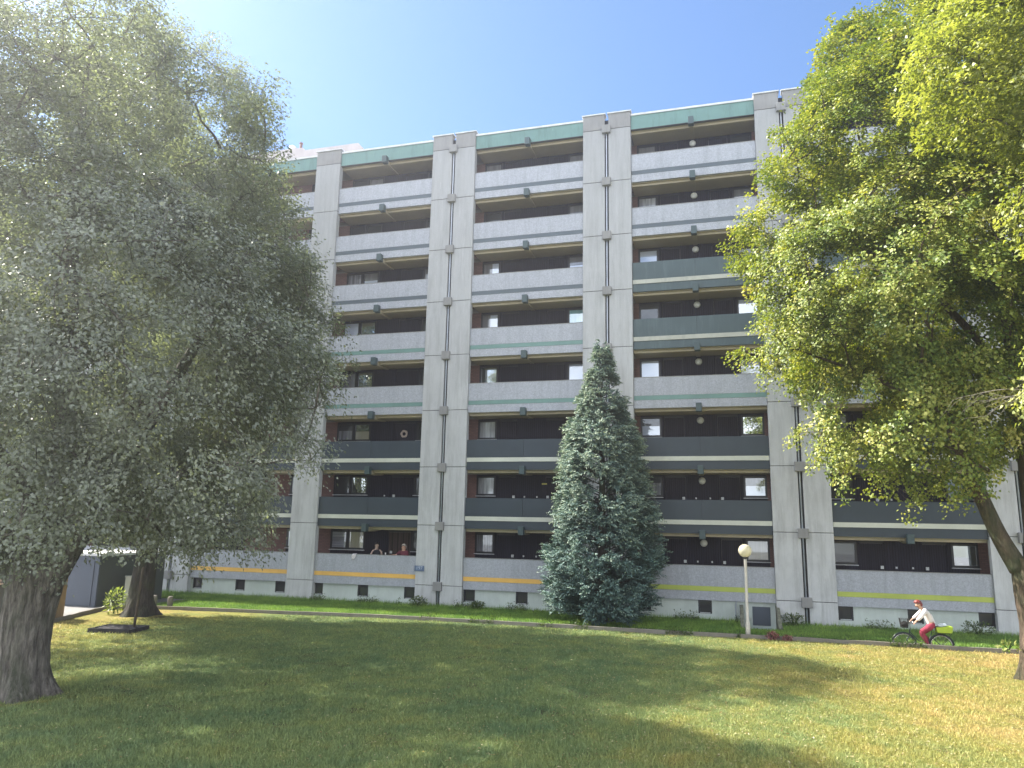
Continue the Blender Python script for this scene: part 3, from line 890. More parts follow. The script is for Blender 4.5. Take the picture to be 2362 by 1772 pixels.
# lawn
def lawn_z(x, y): return 0.03*mnoise.noise(Vector((x*0.18, y*0.18, 3))) + 0.012*mnoise.noise(Vector((x*0.9, y*0.9, 1))) - 0.01
lp = []
def inside(x, y, poly):
    c = False; n = len(poly)
    for i in range(n):
        x1, y1 = poly[i]; x2, y2 = poly[(i+1) % n]
        if (y1 > y) != (y2 > y) and x < (x2-x1)*(y-y1)/(y2-y1)+x1: c = not c
    return c
LP = KERB + [(30, -50), (-18.6, -50)]
lx = np.arange(-26, 30.1, 0.4); ly = np.arange(-50, -4.6, 0.4)
V = [(x, y, lawn_z(x, y)) for y in ly for x in lx]; F = []
nx = len(lx)
for j in range(len(ly)-1):
    for i in range(nx-1):
        cs = [(lx[i], ly[j]), (lx[i+1], ly[j]), (lx[i+1], ly[j+1]), (lx[i], ly[j+1])]
        ins = [inside(a, b, LP) for a, b in cs]
        if all(ins) or (any(ins)):
            q = j*nx+i; F.append((q, q+1, q+nx+1, q+nx))
# pull outside corner vertices onto the kerb line
used = set(i for f in F for i in f)
def nearest_on(poly, p):
    best = None
    for a, b in zip(poly[:-1], poly[1:]):
        a = Vector(a); b = Vector(b); t = max(0, min(1, (p-a).dot(b-a)/(b-a).length_squared)); q = a+(b-a)*t
        if best is None or (q-p).length < (best-p).length: best = q
    return best
for i in used:
    x, y, z = V[i]
    if not inside(x, y, LP) and y > -50 and x < 30:
        q = nearest_on(KERB, Vector((x, y))); V[i] = (q.x, q.y, z)
me = bpy.data.meshes.new('lawn'); me.from_pydata(V, [], F); me.materials.append(MT['lawn']); me.shade_smooth()
tag(link('lawn', me), kind='structure')
# kerb as a swept box
def sweep(path, w, z0, z1):
    m = MB(); n = len(path)
    for i, p in enumerate(path):
        a = Vector(path[max(0, i-1)]); b = Vector(path[min(n-1, i+1)]); d = (b-a).normalized(); s = Vector((-d.y, d.x))
        q = Vector(p)
        for o, z in ((-w/2, z0), (w/2, z0), (w/2, z1), (-w/2, z1)):
            r = q + s*o; m.v.append((r.x, r.y, z))
    for i in range(n-1):
        for k in range(4):
            k2 = (k+1) % 4; m.f.append((i*4+k, i*4+k2, i*4+4+k2, i*4+4+k))
    m.f.append((0, 1, 2, 3)); m.f.append(tuple((n-1)*4+k for k in (3, 2, 1, 0)))
    return m
kd = []
for a, b in zip(KERB[:-1], KERB[1:]):
    a = Vector(a); b = Vector(b); k = max(1, int((b-a).length/0.5))
    for i in range(k): kd.append(tuple(a+(b-a)*i/k))
kd.append(KERB[-1])
k_ = sweep(kd, 0.07, -0.4, 0.13)
k_.v = [(x, y, z + (0.02*mnoise.noise(Vector((x*1.1, y*1.1, 0))) if z > 0 else 0)) for x, y, z in k_.v]
tag(k_.build('kerb', 'kerb', None, bevel=0.01), kind='structure')
MB().box(-13.1, 30, -5.12, -4.43, -0.34, -0.30).build('path', 'asphalt')['kind'] = 'structure'
MB().prism([(-62, -49.9), (-18.7, -49.9), (-18.7, -24), (-20.9, -18.5), (-22.5, -14.6), (-23.5, -12.2), (-24.6, -9.6), (-25.25, -7.8), (-25.2, -7.0), (-25.0, -6.9), (-25.0, -2.7), (-30.3, -2.7), (-30.3, 0.2), (-62, 0.2)], 'z', -0.2, -0.02).build('pavement', 'paving')['kind'] = 'structure'
MB().box(-140, 120, -120, 120, -0.60, -0.45).build('ground', 'far')['kind'] = 'structure'
MB().box(-60, 60, -110, -50.1, -0.3, -0.02).build('pavement', 'paving')['kind'] = 'structure'  # unseen paving added behind the camera to bounce sunlight onto the facade
# milky lens veil imitated by added scattering air: one closed box round the place
hz = bpy.data.materials.new('veil_haze'); hz.use_nodes = True
hz.node_tree.nodes.remove(hz.node_tree.nodes['Principled BSDF'])
pv = hz.node_tree.nodes.new('ShaderNodeVolumePrincipled')
pv.inputs['Color'].default_value = (0.95, 0.96, 1.0, 1)
pv.inputs['Density'].default_value = 0.0026
pv.inputs['Anisotropy'].default_value = 0.80
hz.node_tree.links.new(pv.outputs[0], hz.node_tree.nodes['Material Output'].inputs['Volume'])
MT['veil_haze'] = hz
MB().box(-142, 122, -122, 122, -1.6, 33).build('veil_haze', 'veil_haze')['kind'] = 'stuff'

# grass blades: density falls with the square of the distance from the place the lawn is seen from
def blades(n, X, Y, Z, h, wd, name, m, lean=0.5):
    az = rng.uniform(0, 2*np.pi, n)
    S = np.stack([np.cos(az), np.sin(az), np.zeros(n)], 1)
    la = rng.uniform(0, 2*np.pi, n); lm = np.abs(rng.normal(0, lean, n))
    T = np.stack([np.cos(la)*lm, np.sin(la)*lm, np.ones(n)], 1)
    B = np.stack([X, Y, Z], 1)
    V = np.empty((n, 3, 3))
    V[:, 0] = B - S*wd[:, None]/2; V[:, 1] = B + S*wd[:, None]/2; V[:, 2] = B + T*h[:, None]
    return link(name, np_mesh(name, V.reshape(-1, 3), np.arange(n*3).reshape(n, 3), m, rng.random(n)))
n = 520000
r_ = np.exp(rng.uniform(np.log(10.5), np.log(33), n)); a_ = yaw + rng.uniform(R(-38), R(38), n)
X = r_*np.sin(a_); Y = -34.13 + r_*np.cos(a_)
ky = np.interp(X, [p[0] for p in KERB[6:]], [p[1] for p in KERB[6:]])
kx = np.interp(Y, [-24, -18.5, -14.6, -12.2, -9.6, -7.8, -7], [-18.6, -20.8, -22.4, -23.4, -24.5, -25.15, -25.1])
ok = (Y < ky-0.08) & (X > kx+0.1)
# thin out bare patches
X, Y, r_ = X[ok], Y[ok], r_[ok]
Z = np.array([lawn_z(x, y) for x, y in zip(X[::1], Y[::1])]) - 0.005
n = len(X)
tuft = 0.7+0.6*rng.random(n)
o = blades(n, X, Y, Z, (0.024+0.05*rng.random(n)**2)*tuft*(0.75+0.7*np.array([mnoise.noise(Vector((x*1.1, y*1.1, 7)))+0.5 for x, y in zip(X, Y)]).clip(0, 1.3)), 0.006+0.0007*r_, 'grass', 'blade', 0.8)
tag(o, 'short mown grass blades covering the lawn', 'grass', kind='stuff')
nt_ = 2600
r_ = np.exp(rng.uniform(np.log(11), np.log(30), nt_)); a_ = yaw + rng.uniform(R(-37), R(37), nt_)
TX = r_*np.sin(a_); TY = -34.13 + r_*np.cos(a_)
ok = (TY < -5.7) & (TX > np.interp(TY, [-24, -18.5, -14.6, -12.2, -9.6, -7.8, -7], [-18.6, -20.8, -22.4, -23.4, -24.5, -25.15, -25.1])+0.3)
ok &= np.array([mnoise.noise(Vector((x*0.5, y*0.5, 4))) > -0.05 for x, y in zip(TX, TY)])
TX, TY = TX[ok], TY[ok]; per_ = 34; n = len(TX)*per_
sz_ = np.repeat(0.03+0.09*rng.random(len(TX))**2, per_)
X = np.repeat(TX, per_)+rng.normal(0, 1, n)*sz_; Y = np.repeat(TY, per_)+rng.normal(0, 1, n)*sz_
Z = np.repeat(np.array([lawn_z(x, y) for x, y in zip(TX, TY)]), per_)
o = blades(n, X, Y, Z, 0.05+0.7*sz_*rng.random(n), 0.016+0*X, 'grass_tufts', 'blade', 0.5)
tag(o, 'longer tufts standing out of the mown lawn', 'grass', kind='stuff')
n = 150000
X = rng.uniform(-30, 12.5, n); Y = -6.6 + 6.55*rng.random(n)
ky = np.interp(X, [p[0] for p in KERB[6:]], [p[1] for p in KERB[6:]])
ok = (Y > ky+0.08) & ~((X < -25) & (Y < -2.7)) & ~((X > -13) & (Y < -4.45)) & ~((X > .3) & (X < 1.9) & (Y > -2.3))
X, Y = X[ok], Y[ok]; n = len(X)
Z = np.array([ztop(x, y) for x, y in zip(X, Y)])
h = (0.05+0.07*rng.random(n)) * (1 + 1.6*np.exp(-((Y+0.15)/0.35)**2)*rng.random(n))
o = blades(n, X, Y, Z, h, 0.022+0*X, 'strip_grass', 'bladeviv', 0.5)
tag(o, 'lush green grass in the strip between kerb and building', 'grass', kind='stuff')
# long weeds on the kerb and at the wall foot
n = 14000
X = np.concatenate([rng.uniform(-12, 11, n//3), rng.uniform(-21, 10, n - n//3)])
clump = np.array([mnoise.noise(Vector((x*0.8, 5, 0))) for x in X])
Y = np.concatenate([rng.normal(-5.24, 0.05, n//3), rng.uniform(-0.5, -0.02, n-n//3)])
ok = (clump > 0.08) & ~((X > .25) & (X < 1.95))
X, Y = X[ok], Y[ok]; n = len(X)
Z = np.where(Y < -3, 0.0, 0.0)
hh = 0.35*rng.random(n)**1.3+0.05
C = np.stack([X, Y, Z + hh*rng.random(n)], 1)
D = norm(np.stack([rng.normal(0, 1, n), rng.normal(0, 1, n), rng.uniform(0.2, 1.2, n)], 1)); Nn = norm(rng.normal(0, 1, (n, 3)))
V, F = leaves(C, D, Nn, rng.uniform(0.05, 0.11, n), rng.uniform(0.02, 0.05, n))
o = link('weeds', np_mesh('weeds', V, F, 'weed', rng.random(n)))
tag(o, 'ragged weeds growing along the kerb and the wall foot', 'weeds', kind='stuff')
# fallen leaves
n = 22000
X = np.concatenate([rng.normal(3, 5, n*2//3), rng.uniform(-22, 10, n-n*2//3)]); Y = rng.uniform(-24, -5.4, n)
kx = np.interp(Y, [-24, -18.5, -14.6, -12.2, -9.6, -7.8, -7], [-18.6, -20.8, -22.4, -23.4, -24.5, -25.15, -25.1])
ok = (X > kx+0.2) & (X < 20); X, Y = X[ok], Y[ok]; n = len(X)
Z = np.array([lawn_z(x, y) for x, y in zip(X, Y)]) + 0.03
D = norm(np.stack([rng.normal(0, 1, n), rng.normal(0, 1, n), rng.normal(0, .25, n)], 1))
Nn = norm(np.stack([rng.normal(0, .5, n), rng.normal(0, .5, n), np.ones(n)], 1))
V, F = leaves(np.stack([X, Y, Z], 1), D, Nn, 0.03+0.05*rng.random(n)**2, rng.uniform(0.015, 0.035, n))
o = link('fallen_leaves', np_mesh('fallen_leaves', V, F, 'fallen', rng.random(n)))
tag(o, 'dry pale leaves scattered over the lawn', 'leaves', kind='stuff')

# ---------------------------------------------------------------- trees
def crown_points(lobes, n, seed, shell=0.72, gap=-0.22, gscale=0.55):
    g = np.random.default_rng(seed); random.seed(seed)
    wts = np.array([l[6] if len(l) > 6 else l[3]*l[4]*l[5] for l in lobes], float); wts /= wts.sum()
    out = []
    while len(out) < n:
        l = lobes[g.choice(len(lobes), p=wts)]
        d = g.normal(size=3); d /= np.linalg.norm(d)
        if g.random() < shell: r = 1 - abs(g.normal(0, 0.13))
        else: r = g.random()**0.5*0.9
        r *= 1 + 0.16*mnoise.noise(Vector((d[0]*2.2+seed, d[1]*2.2, d[2]*2.2 + l[2])))
        p = np.array([l[0]+d[0]*l[3]*r, l[1]+d[1]*l[4]*r, l[2]+d[2]*l[5]*r])
        deep = False
        for q in lobes:
            if q is l: continue
            if ((p[0]-q[0])/q[3])**2 + ((p[1]-q[1])/q[4])**2 + ((p[2]-q[2])/q[5])**2 < 0.5 and g.random() < 0.75: deep = True; break
        if deep: continue
        if mnoise.noise(Vector(p*gscale)+Vector((seed*3.1, 0, 0))) < gap + 0.1*g.random(): continue
        out.append(p)
    return np.array(out)

def make_tree(name, label, base, trunk_pts, trunk_r, limbs, lobes, ncl, per, leafL, leafW, spray, lm, bk, seed, droop=0.25, group=None, twig_r=0.006, flare=1.5, lightbias=0.0, keep=None, hang=0.0, gap=-0.22, gscale=0.55):
    g = np.random.default_rng(seed)
    root = empty(name, base, label, 'tree', group)
    B = np.array(base)
    tr = MB()
    # trunk with root flare
    tp = [Vector(p) for p in trunk_pts]
    n0 = len(tr.v)
    # resample
    def resample(P_, R_, k):
        outp, outr = [], []
        for i in range(len(P_)-1):
            for j in range(k):
                t = j/k
                p0 = P_[max(i-1, 0)]; p1 = P_[i]; p2 = P_[i+1]; p3 = P_[min(i+2, len(P_)-1)]
                q = 0.5*((2*p1) + (-p0+p2)*t + (2*p0-5*p1+4*p2-p3)*t*t + (-p0+3*p1-3*p2+p3)*t*t*t)
                outp.append(q); outr.append(R_[i]*(1-t)+R_[i+1]*t)
        outp.append(P_[-1]); outr.append(R_[-1])
        return outp, outr
    pp, rr = resample(tp, trunk_r, 14)
    SID = 72
    tr.tube(pp, rr, SID)
    # lumps and flutes
    for i in range(len(tr.v)):
        ring = min(i//SID, len(pp)-1); c = pp[ring]; v = Vector(tr.v[i]); d = v-c
        if d.length < 1e-6: continue
        ang = math.atan2(d.y, d.x)
        k = 1 + 0.10*mnoise.noise(Vector((math.cos(ang)*1.6, math.sin(ang)*1.6, v.z*0.5+seed))) + 0.05*mnoise.noise(Vector((math.cos(ang)*6, math.sin(ang)*6, v.z*1.2+seed))) - 0.045*(1-abs(mnoise.noise(Vector((math.cos(ang)*9, math.sin(ang)*9, v.z*1.1)))*2.2))**3 + 0.02*mnoise.noise(Vector((math.cos(ang)*16, math.sin(ang)*16, v.z*5)))
        hz = max(0, 1-(v.z-tp[0].z)/0.8)
        k *= 1 + hz*hz*(0.30*flare*(0.55+0.5*math.sin(5*ang+seed)+0.25*math.sin(9*ang+2*seed)))
        tr.v[i] = tuple(c + d*k)
    nodes = [tuple(p) for p in pp[len(pp)*2//3:]]
    rads = [0.0]*len(nodes)
    for lp_, lr_ in limbs:
        q, r_ = resample([Vector(p) for p in lp_], lr_, 5)
        tr.tube(q, r_, 12)
        nodes += [tuple(p) for p in q[2:]]
    NP = np.array(nodes)
    cl = crown_points(lobes, ncl, seed, gap=gap, gscale=gscale)
    if keep is not None: cl = cl[[keep(p) for p in cl]]
    # secondary branches: subset of clusters joined to the nearest earlier node
    order = np.argsort(np.linalg.norm(cl-NP[0], axis=1)); sub = order[::6]
    br = []
    for ci in sub:
        p = cl[ci]; dd = np.linalg.norm((NP-p)*np.array([1, 1, 1.0]), axis=1) + 0.35*np.maximum(0, NP[:, 2]-p[2])
        k = int(np.argmin(dd)); a = NP[k]; L_ = np.linalg.norm(p-a)
        if L_ < 0.2: continue
        m_ = (a*0.5+p*0.5); m_[2] += 0.10*L_; m_ += g.normal(0, 0.05*L_, 3)
        br.append((a, m_, p, L_))
        NP = np.vstack([NP, m_[None], p[None]])
    for a, m_, p, L_ in br:
        r0 = min(0.09, 0.012+0.014*L_)
        tr.tube([a, (a+m_)/2+g.normal(0, .02*L_, 3), m_, (m_+p)/2+g.normal(0, .02*L_, 3), p], [r0, r0*.8, r0*.62, r0*.45, r0*.25], 5, False)
    # twigs
    TA = []
    for ci, p in enumerate(cl):
        k = int(np.argmin(((NP-p)**2).sum(1))); TA.append(NP[k])
    TA = np.array(TA)
    # leaves: each cluster is a spray along a twig
    C = np.repeat(cl, per, axis=0); n = len(C)
    cen = np.array([np.average([l[0] for l in lobes]), np.average([l[1] for l in lobes]), np.average([l[2] for l in lobes])])
    out = norm(cl - cen) ; out[:, 2] = out[:, 2]*0.5 - droop; out = norm(out + g.normal(0, 0.35, out.shape))
    O = np.repeat(out, per, axis=0)
    t = g.uniform(-1, 1, n)
    side = norm(np.cross(O, np.array([0, 0, 1.0])))
    upv = norm(np.cross(side, O))
    sz = np.repeat(g.uniform(0.65, 1.25, len(cl)), per)*spray
    C = C + O*(t*sz)[:, None] + side*(g.normal(0, 0.42, n)*sz*(1-0.4*np.abs(t)))[:, None] + upv*(g.normal(0, 0.26, n)*sz)[:, None]
    C[:, 2] -= 0.25*sz*np.maximum(0, t)**2
    D = norm(O*0.7 + side*g.normal(0, 0.8, n)[:, None] + g.normal(0, 0.35, (n, 3)) - np.array([0, 0, 0.25+hang]))
    oc = norm(cl - cen*np.array([1, 1, 0]) - np.array([0, 0, 1.0])*(cl[:, 2:3]*0.45 + cen[2]*0.4))
    Nn = norm(np.array([0, 0, 0.75]) + 0.85*np.repeat(oc, per, axis=0) + g.normal(0, 0.45, (n, 3)))
    V, F = leaves(C, D, Nn, leafL*g.uniform(0.65, 1.25, n), leafW*g.uniform(0.7, 1.2, n))
    crnd = np.repeat(g.normal(0.45+lightbias, 0.17, len(cl)), per)
    rnd = np.clip(crnd + g.normal(0, 0.13, n), 0, 1)
    V = V - B
    crown = link('crown', np_mesh('crown', V, F, lm, rnd), root)
    # twigs as thin 3-sided tubes (vectorised)
    a = TA; b = cl + out*0.6*spray; m_ = cl
    pts = [a, (a+m_)/2 + g.normal(0, .05, a.shape), m_, b]
    rad = [twig_r*1.4, twig_r*1.1, twig_r*0.8, twig_r*0.4]
    Vt = []
    base_d = norm(b-a+1e-6); s1 = norm(np.cross(base_d, np.array([0.1, 0.2, 1.0]))); s2 = np.cross(base_d, s1)
    for q, r in zip(pts, rad):
        for kk in range(3):
            th = 2*np.pi*kk/3; Vt.append(q + (s1*np.cos(th)+s2*np.sin(th))*r)
    Vt = np.stack(Vt, 1)  # (ncl, 12, 3)
    f = []
    for i in range(3):
        for kk in range(3): f.append((i*3+kk, i*3+(kk+1) % 3, i*3+3+(kk+1) % 3, i*3+3+kk))
    f = np.array(f); Ft = (np.arange(len(cl))[:, None, None]*12 + f[None]).reshape(-1, 4)
    link('twigs', np_mesh('twigs', Vt.reshape(-1, 3)-B, Ft, bk), root)
    tr.v = [(v[0]-B[0], v[1]-B[1], v[2]-B[2]) for v in tr.v]
    tr.build('trunk', bk, root, True)
    return root

# tree 1: big grey-green tree, trunk at the left edge
make_tree('broadleaf_tree', 'big grey-green tree with massive pale trunk at the left edge, forked low down', (-14.75, -20.8, 0),
    [(-14.75, -20.8, -0.1), (-14.75, -20.8, 0.6), (-14.72, -20.8, 1.5), (-14.65, -20.8, 2.4), (-14.6, -20.8, 3.0)], [0.66, 0.55, 0.50, 0.55, 0.50],
    [([(-14.85, -20.8, 2.1), (-15.5, -20.9, 3.0), (-16.4, -21.0, 4.6), (-17.3, -21.2, 7.5), (-17.6, -21.3, 10.5)], [0.30, 0.27, 0.2, 0.13, 0.04]),
     ([(-14.6, -20.8, 2.4), (-14.5, -20.6, 4.0), (-14.6, -20.7, 7.0), (-15.0, -20.8, 11), (-15.2, -20.8, 15.5)], [0.36, 0.30, 0.22, 0.14, 0.03]),
     ([(-14.3, -20.8, 2.2), (-13.7, -20.7, 3.4), (-12.6, -20.5, 5.5), (-11.2, -20.4, 8.0), (-10.2, -20.4, 10)], [0.28, 0.24, 0.17, 0.1, 0.03]),
     ([(-13.7, -20.7, 3.4), (-12.4, -20.6, 4.3), (-10.8, -20.5, 4.9), (-9.4, -20.5, 4.9)], [0.14, 0.11, 0.07, 0.02]),
     ([(-14.5, -20.6, 4.0), (-14.6, -19.2, 5.5), (-14.8, -17.8, 7.5)], [0.16, 0.12, 0.04]),
     ([(-14.5, -20.9, 3.6), (-14.2, -22.2, 4.8), (-14.0, -23.8, 6.2)], [0.14, 0.1, 0.03])],
    [(-14.8, -20.8, 7.6, 6.3, 5.2, 4.4), (-15.2, -20.9, 11.8, 5.2, 4.6, 4.2), (-15.4, -21, 15.0, 3.4, 3.4, 2.9), (-11.3, -20.4, 5.2, 2.9, 2.8, 2.2), (-12.4, -20.2, 8.4, 3.3, 3.4, 3.0), (-14.2, -22.3, 4.3, 3.2, 2.2, 1.5)],
    3300, 100, 0.09, 0.058, 0.58, 'leafA', 'bark1', 11, droop=0.2, group='trees on the lawn', hang=0.05, twig_r=0.009, gap=-0.11, gscale=0.36)
# tree 2: taller tree behind
make_tree('broadleaf_tree', 'tall dark-trunked tree behind the big left tree, beside the shed', (-22.7, -8.5, 0),
    [(-22.7, -8.5, -0.1), (-22.7, -8.5, 0.7), (-22.65, -8.5, 2.2), (-22.7, -8.5, 3.8), (-22.8, -8.5, 5)], [0.62, 0.46, 0.40, 0.42, 0.36],
    [([(-22.8, -8.5, 3.2), (-23.6, -8.5, 4.8), (-24.8, -8.4, 7.5), (-25.6, -8.4, 11.5)], [0.26, 0.22, 0.14, 0.04]),
     ([(-22.7, -8.5, 4.5), (-22.7, -8.5, 9), (-23.0, -8.5, 15), (-23.6, -8.5, 22)], [0.32, 0.24, 0.15, 0.03]),
     ([(-22.6, -8.5, 4.2), (-21.4, -8.5, 6.5), (-19.8, -8.4, 9.5), (-18.8, -8.4, 13)], [0.24, 0.18, 0.11, 0.03])],
    [(-21.8, -9.3, 7.8, 6.2, 3.5, 5.0), (-22.6, -8.9, 14.5, 5.8, 5.2, 5.0), (-24.0, -8.7, 21.0, 4.6, 4.2, 5.0), (-19.8, -9.0, 11.0, 3.2, 3.3, 3.4), (-27.0, -8.7, 15.5, 4.2, 4, 4.5), (-19.6, -9.4, 4.3, 3.2, 2.4, 1.9), (-23.4, -12.2, 18.0, 4.2, 3.0, 3.8), (-22.6, -12.6, 12.5, 4.4, 2.8, 3.8)],
    3200, 74, 0.12, 0.075, 0.64, 'leafB', 'bark2', 23, gap=-0.14, droop=0.2, group='trees on the lawn', twig_r=0.01)
# tree 3: lime tree at the right
make_tree('lime_tree', 'broad sunlit yellow-green lime tree with forked brown trunk at the right edge', (7.62, -10.2, 0),
    [(7.72, -10.2, -0.1), (7.70, -10.2, 0.5), (7.75, -10.2, 1.4), (7.72, -10.2, 2.4), (7.75, -10.2, 3.15)], [0.46, 0.36, 0.34, 0.36, 0.40],
    [([(7.55, -10.2, 2.85), (7.12, -10.2, 3.8), (6.68, -10.2, 5.2), (6.1, -10.2, 7.2), (5.5, -10.2, 9.6), (4.6, -10.2, 12.5)], [0.27, 0.22, 0.19, 0.16, 0.11, 0.03]),
     ([(7.95, -10.2, 2.9), (8.05, -10.2, 4.5), (8.0, -10.2, 7.0), (7.9, -10.2, 12), (8.0, -10.2, 19)], [0.30, 0.28, 0.24, 0.15, 0.03]),
     ([(8.1, -10.2, 3.4), (9.0, -10.3, 6), (10.8, -10.3, 10), (11.5, -10.3, 14)], [0.22, 0.18, 0.11, 0.03]),
     ([(6.1, -10.2, 7.2), (4.4, -10.3, 8.2), (2.2, -10.4, 9.2)], [0.10, 0.07, 0.02]),
     ([(7.95, -10.2, 8.0), (5.8, -10.3, 11), (3.0, -10.3, 13.2)], [0.13, 0.09, 0.02])],
    [(7.6, -10.2, 11.0, 6.9, 5.6, 3.9), (8.4, -10.2, 15.2, 6.4, 5.4, 4.6), (8.2, -10.2, 19.6, 3.6, 3.6, 3.4), (4.4, -10.2, 18.3, 1.3, 1.5, 1.7, 14), (3.6, -10.2, 15.2, 2.2, 2.4, 2.2), (4.9, -10.6, 6.6, 2.9, 2.8, 2.2), (5.4, -10.2, 15.8, 3.0, 3.0, 2.6), (7.4, -10.6, 7.6, 3.4, 3.0, 1.5), (2.6, -10.3, 9.6, 2.2, 2.6, 1.8), (2.5, -10.2, 12.6, 2.2, 2.4, 1.9), (4.6, -10.7, 5.3, 2.0, 1.9, 1.1)],
    5000, 78, 0.10, 0.088, 0.45, 'leafC', 'bark3', 37, droop=0.15, group='trees on the lawn',
    keep=lambda p: not (p[2] < 5.2 and p[0] > 6.2 and abs(p[1]+10.2) < 6), twig_r=0.006)
# tree 4: nearer tree reaching in from beyond the right edge of the photograph
make_tree('lime_tree', 'nearer pale yellow-green tree whose boughs reach in at the upper right', (9.6, -18.6, 0),
    [(9.6, -18.6, -0.1), (9.6, -18.6, 1.5), (9.6, -18.6, 4.0), (9.5, -18.6, 6)], [0.42, 0.32, 0.30, 0.26],
    [([(9.6, -18.6, 4), (8.6, -18.4, 7), (7.2, -18.2, 10), (5.6, -18.1, 12)], [0.2, 0.15, 0.09, 0.02]),
     ([(9.5, -18.6, 6), (9.5, -18.6, 9), (9.3, -18.6, 15)], [0.24, 0.18, 0.03])],
    [(8.8, -18.5, 13.6, 4.0, 3.2, 3.0), (6.6, -18.1, 13.4, 2.7, 2.4, 2.0), (8.4, -18.4, 10.3, 3.0, 2.6, 1.6), (8.0, -18.4, 6.6, 2.6, 2.0, 1.6)],
    1400, 76, 0.10, 0.085, 0.44, 'leafD', 'bark3', 53, droop=0.3, group='trees on the lawn', twig_r=0.006)
# tree 5: stands beyond the left edge, its shade falls on the lawn
make_tree('broadleaf_tree', 'grey-green tree standing beyond the left edge of the lawn whose shade falls across it', (-27.6, -15.6, 0),
    [(-27.6, -15.6, -0.1), (-27.6, -15.6, 1.5), (-27.6, -15.6, 4), (-27.6, -15.6, 9)], [0.45, 0.36, 0.32, 0.2],
    [([(-27.6, -15.6, 5), (-28, -15.6, 9), (-28.6, -15.6, 13)], [0.15, 0.1, 0.03])],
    [(-28.0, -15.6, 9.0, 4.0, 3.9, 5.2), (-28.4, -15.6, 16.0, 3.6, 3.8, 5.0)],
    230, 60, 0.18, 0.12, 0.8, 'leafB', 'bark2', 61, group='trees on the lawn')
# bare twigs
m = MB(); g = random.Random(5)
def twig(p, d, L_, r, dep):
    pts = [p]; q = Vector(p); dd = Vector(d).normalized()
    for i in range(5):
        dd = (dd + Vector((g.uniform(-.25, .25), g.uniform(-.2, .2), g.uniform(-.25, .2)))).normalized()
        q = q + dd*L_/5; pts.append(tuple(q))
        if dep and i >= 1:
            twig(tuple(q), dd + Vector((g.uniform(-.8, .3), g.uniform(-.5, .5), g.uniform(-.9, .4))), L_*0.5, r*0.55, dep-1)
    m.tube(pts, [r*(1-i*0.15) for i in range(6)], 5)
twig((7.0, -18.3, 6.5), (-1, 0.1, -0.12), 1.9, 0.016, 2)
twig((7.0, -18.3, 6.0), (-1, 0.1, 0.05), 1.8, 0.014, 2)
dt = m.build('dead_branch', 'twig', None); tag(dt, 'bare pale twigs poking in at the right edge in front of the lime tree', 'branch')

